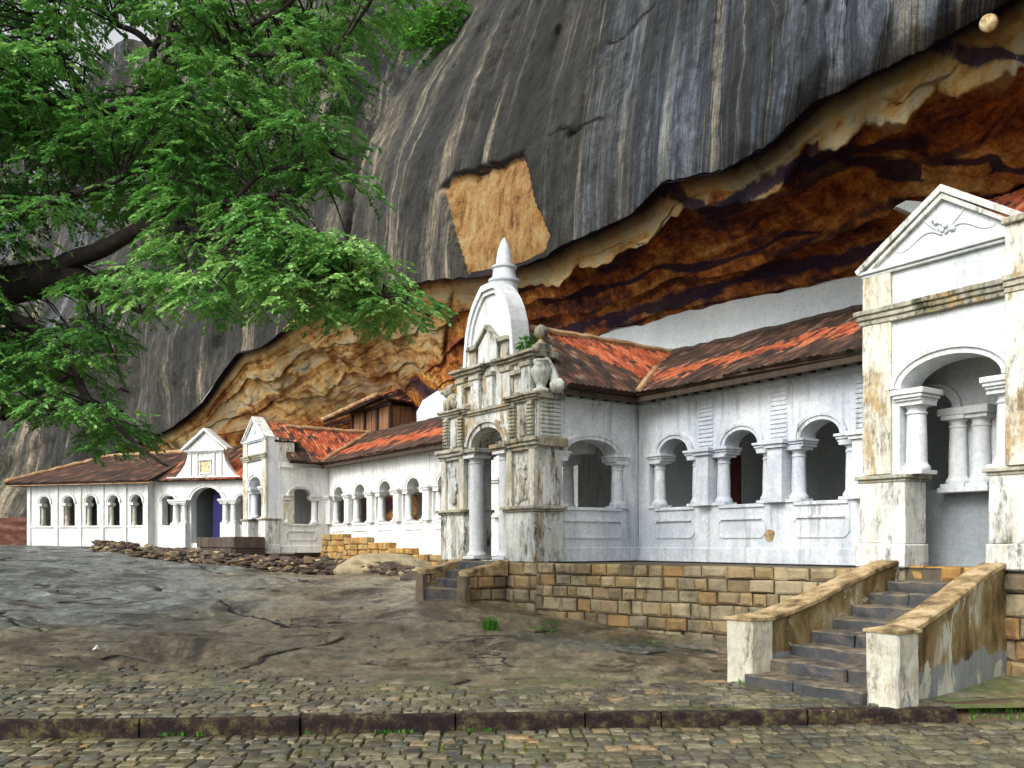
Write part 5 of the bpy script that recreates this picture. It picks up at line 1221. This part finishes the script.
tree.part('twigs', twigs, M['bark'])
print('leaves', sum(len(c) for c in Cs))

def shrub(name, label, cat, pts, r, nsp, leaf, tone=.6, stem=None, group=None, mat='shrub', length=.3):
    A = []; B = []; C_ = []; D_ = []
    for q in pts:
        a, b, c, d = sprays(np.array(q), r*rs.uniform(.7, 1.2), nsp, rs, length=length, nl=10, leaf=leaf, flat=.9, tone=tone); A += a; B += b; C_ += c; D_ += d
    base = stem or tuple(pts[0]); th = Thing(name, label, cat, base, frame=WF, group=group)
    leaves_mesh('foliage', np.concatenate(A), np.concatenate(B), np.concatenate(C_), np.concatenate(D_), M[mat], base, th.o, aspect=.6)
    mb = MB()
    for q in pts: mb.tube([base, tuple((Vector(base)+Vector(q))/2+Vector((0, 0, .03))), tuple(q)], [r*.06, r*.045, r*.02], 5)
    th.part('stem', mb, M['bark']); return th
pts = [view(u, v, Y) for u, v, Y in ((408, 32, 41), (420, 20, 41), (432, 14, 40), (444, 12, 40), (425, 34, 40), (398, 20, 42), (412, 8, 42), (440, 30, 40), (450, 6, 40))]
shrub('cliff_shrub', 'bright green shrub growing on the shoulder of the cliff near the top', 'shrub', [tuple(q) for q in pts], .62, 55, .17, .6, tuple(view(425, 48, 41)), length=.5)
q = T.w(7.05, 1.4, 6.1)
shrub('weed_plant', 'small green plant sprouting from the cornice of the domed gate tower', 'plant', [(q.x, q.y, q.z+.12), (q.x+.08, q.y, q.z+.24), (q.x-.1, q.y-.05, q.z+.2), (q.x-.02, q.y-.05, q.z+.34)], .15, 14, .07, .55, (q.x, q.y, q.z), length=.12)
def blades(mb, x, y, z, n, r, h, seed):
    rr_ = random.Random(seed)
    for _ in range(n):
        a = rr_.uniform(0, 6.28); d = r*math.sqrt(rr_.random()); px, py = x+d*math.cos(a), y+d*math.sin(a); hh = h*rr_.uniform(.5, 1.1); ln = rr_.uniform(.1, .6)*hh; b = rr_.uniform(0, 6.28); w_ = .006+hh*.03
        cx, cy = math.cos(b), math.sin(b)
        mb.add([(px-cy*w_, py+cx*w_, z), (px+cy*w_, py-cx*w_, z), (px+cx*ln*.4+cy*w_*.7, py+cy*ln*.4-cx*w_*.7, z+hh*.6), (px+cx*ln*.4-cy*w_*.7, py+cy*ln*.4+cx*w_*.7, z+hh*.6), (px+cx*ln, py+cy*ln, z+hh)], [(0, 1, 2, 3), (3, 2, 4)], tid=rr_.random())
x, y, z = gp_(491, 15.9); mb = MB(); blades(mb, x, y, z, 170, .13, .28, 1)
single('grass_tuft', 'bright green tuft of grass alone in the middle of the rock slope', 'plant', mb, M['shrub'], (x, y, z), frame=WF)
x, y = 3.03, 11.62; mb = MB(); blades(mb, x, y, gz1(x, y), 60, .10, .09, 2)
single('weed_plant', 'tiny green weed at the foot of the left newel pillar of the staircase', 'plant', mb, M['shrub'], (x, y, .17), frame=WF)
mb = MB()
for i in range(420): xx = rnd.uniform(4.95, 8.5); yy = kerbY(xx)+rnd.uniform(.05, .8); blades(mb, xx, yy, .10 if yy > kerbY(xx)+.2 else .04, 6, .06, .07, i)
for i in range(170):
    xx = rnd.uniform(-5.5, 4.8)
    if noise.noise(Vector((xx*1.3, 0, 2))) > .12: blades(mb, xx, kerbY(xx)-.01, .0, 5, .03, .05, 500+i)
for i in range(260):
    u = rnd.uniform(462, 560); Y = rnd.uniform(16.2, 17.6); xx, yy, zz = gp_(u, Y)
    if noise.noise(Vector((xx*1.5, yy*1.5, 2))) > .05: blades(mb, xx, yy, zz, 4, .08, .05, 900+i)
for i in range(40):
    u = rnd.uniform(640, 712); xx, yy, zz = gp_(u, 15.9+(u-640)*-.02); blades(mb, xx, yy, zz, 3, .05, .06, 1300+i)
o = bpy.data.objects.new('grass', mesh_from('grass', mb, M['shrub'])); col.objects.link(o); o['kind'] = 'stuff'
# reddish earth bank behind the far left corner
mb = MB(); V = []; nx2, ny2 = 60, 12
for j in range(ny2):
    for i in range(nx2):
        x = -48+i*.36; t = j/(ny2-1); y = 50.5+t*7; V.append((x, y, 1.6+2.0*math.sin(t*math.pi/2)*(1+.25*noise.noise(Vector((x*.4, y*.4, 0))))*(1 if x < -29 else max(0, 1-(x+29)/3))))
mb.add(V, [(j*nx2+i, j*nx2+i+1, (j+1)*nx2+i+1, (j+1)*nx2+i) for j in range(ny2-1) for i in range(nx2-1)])
M['bank'] = (lambda k: (k.bump(k.noise(5, 8, .8), .8, .1), k.done(k.ramp(k.noise(.9, 8, .75), [(.35, (.035, .014, .010)), (.5, (.10, .04, .025)), (.65, (.20, .12, .09))])))[1])(NM('red_earth', .95, .1))
struct('earth_bank', mb, M['bank'], smooth=True)

# grit and fallen leaves on the slope and the paving
mb = MB(); rr = random.Random(33)
for i in range(420):
    y = 9.6+rr.random()**1.5*16; x = rr.uniform(-.62, .42)*y; u = 512+900*x/y
    if u > 560 and y > 13 or x > 4.7: continue
    r_ = rr.uniform(.006, .02)*(1+y*.03); z = gz1(x, y)+.03
    mb.add(*rock_lump((x, y, z), r_, i, 1, (1.3, 1, .6), .5), tid=rr.random())
o = bpy.data.objects.new('grit', mesh_from('grit', mb, M['rubble'])); col.objects.link(o); o['kind'] = 'stuff'
mb = MB()
for i in range(1100):
    y = 8.2+rr.random()**1.4*16; x = rr.uniform(-.66, .5)*y; u = 512+900*x/y
    if (u > 560 and y > 13) or (x > 4.7 and y > kerbY(x)) or abs(y-kerbY(x)-.05) < .25: continue
    z = (gz1(x, y)+.045) if y > kerbY(x) else low_z(x, y)+.018; a = rr.uniform(0, 6.28); s_ = rr.uniform(.015, .04); c, s2_ = math.cos(a)*s_, math.sin(a)*s_
    mb.add([(x-c, y-s2_, z), (x+s2_*.4, y-c*.4, z+.008), (x+c, y+s2_, z+.002), (x-s2_*.4, y+c*.4, z+.008)], [(0, 1, 2, 3)], tid=rr.random())
M['litter'] = block_mat('dead_leaves', [(0, (.06, .03, .012)), (.4, (.16, .09, .03)), (.75, (.28, .18, .05)), (1, (.12, .16, .03))])
o = bpy.data.objects.new('fallen_leaves', mesh_from('fallen_leaves', mb, M['litter'])); col.objects.link(o); o['kind'] = 'stuff'
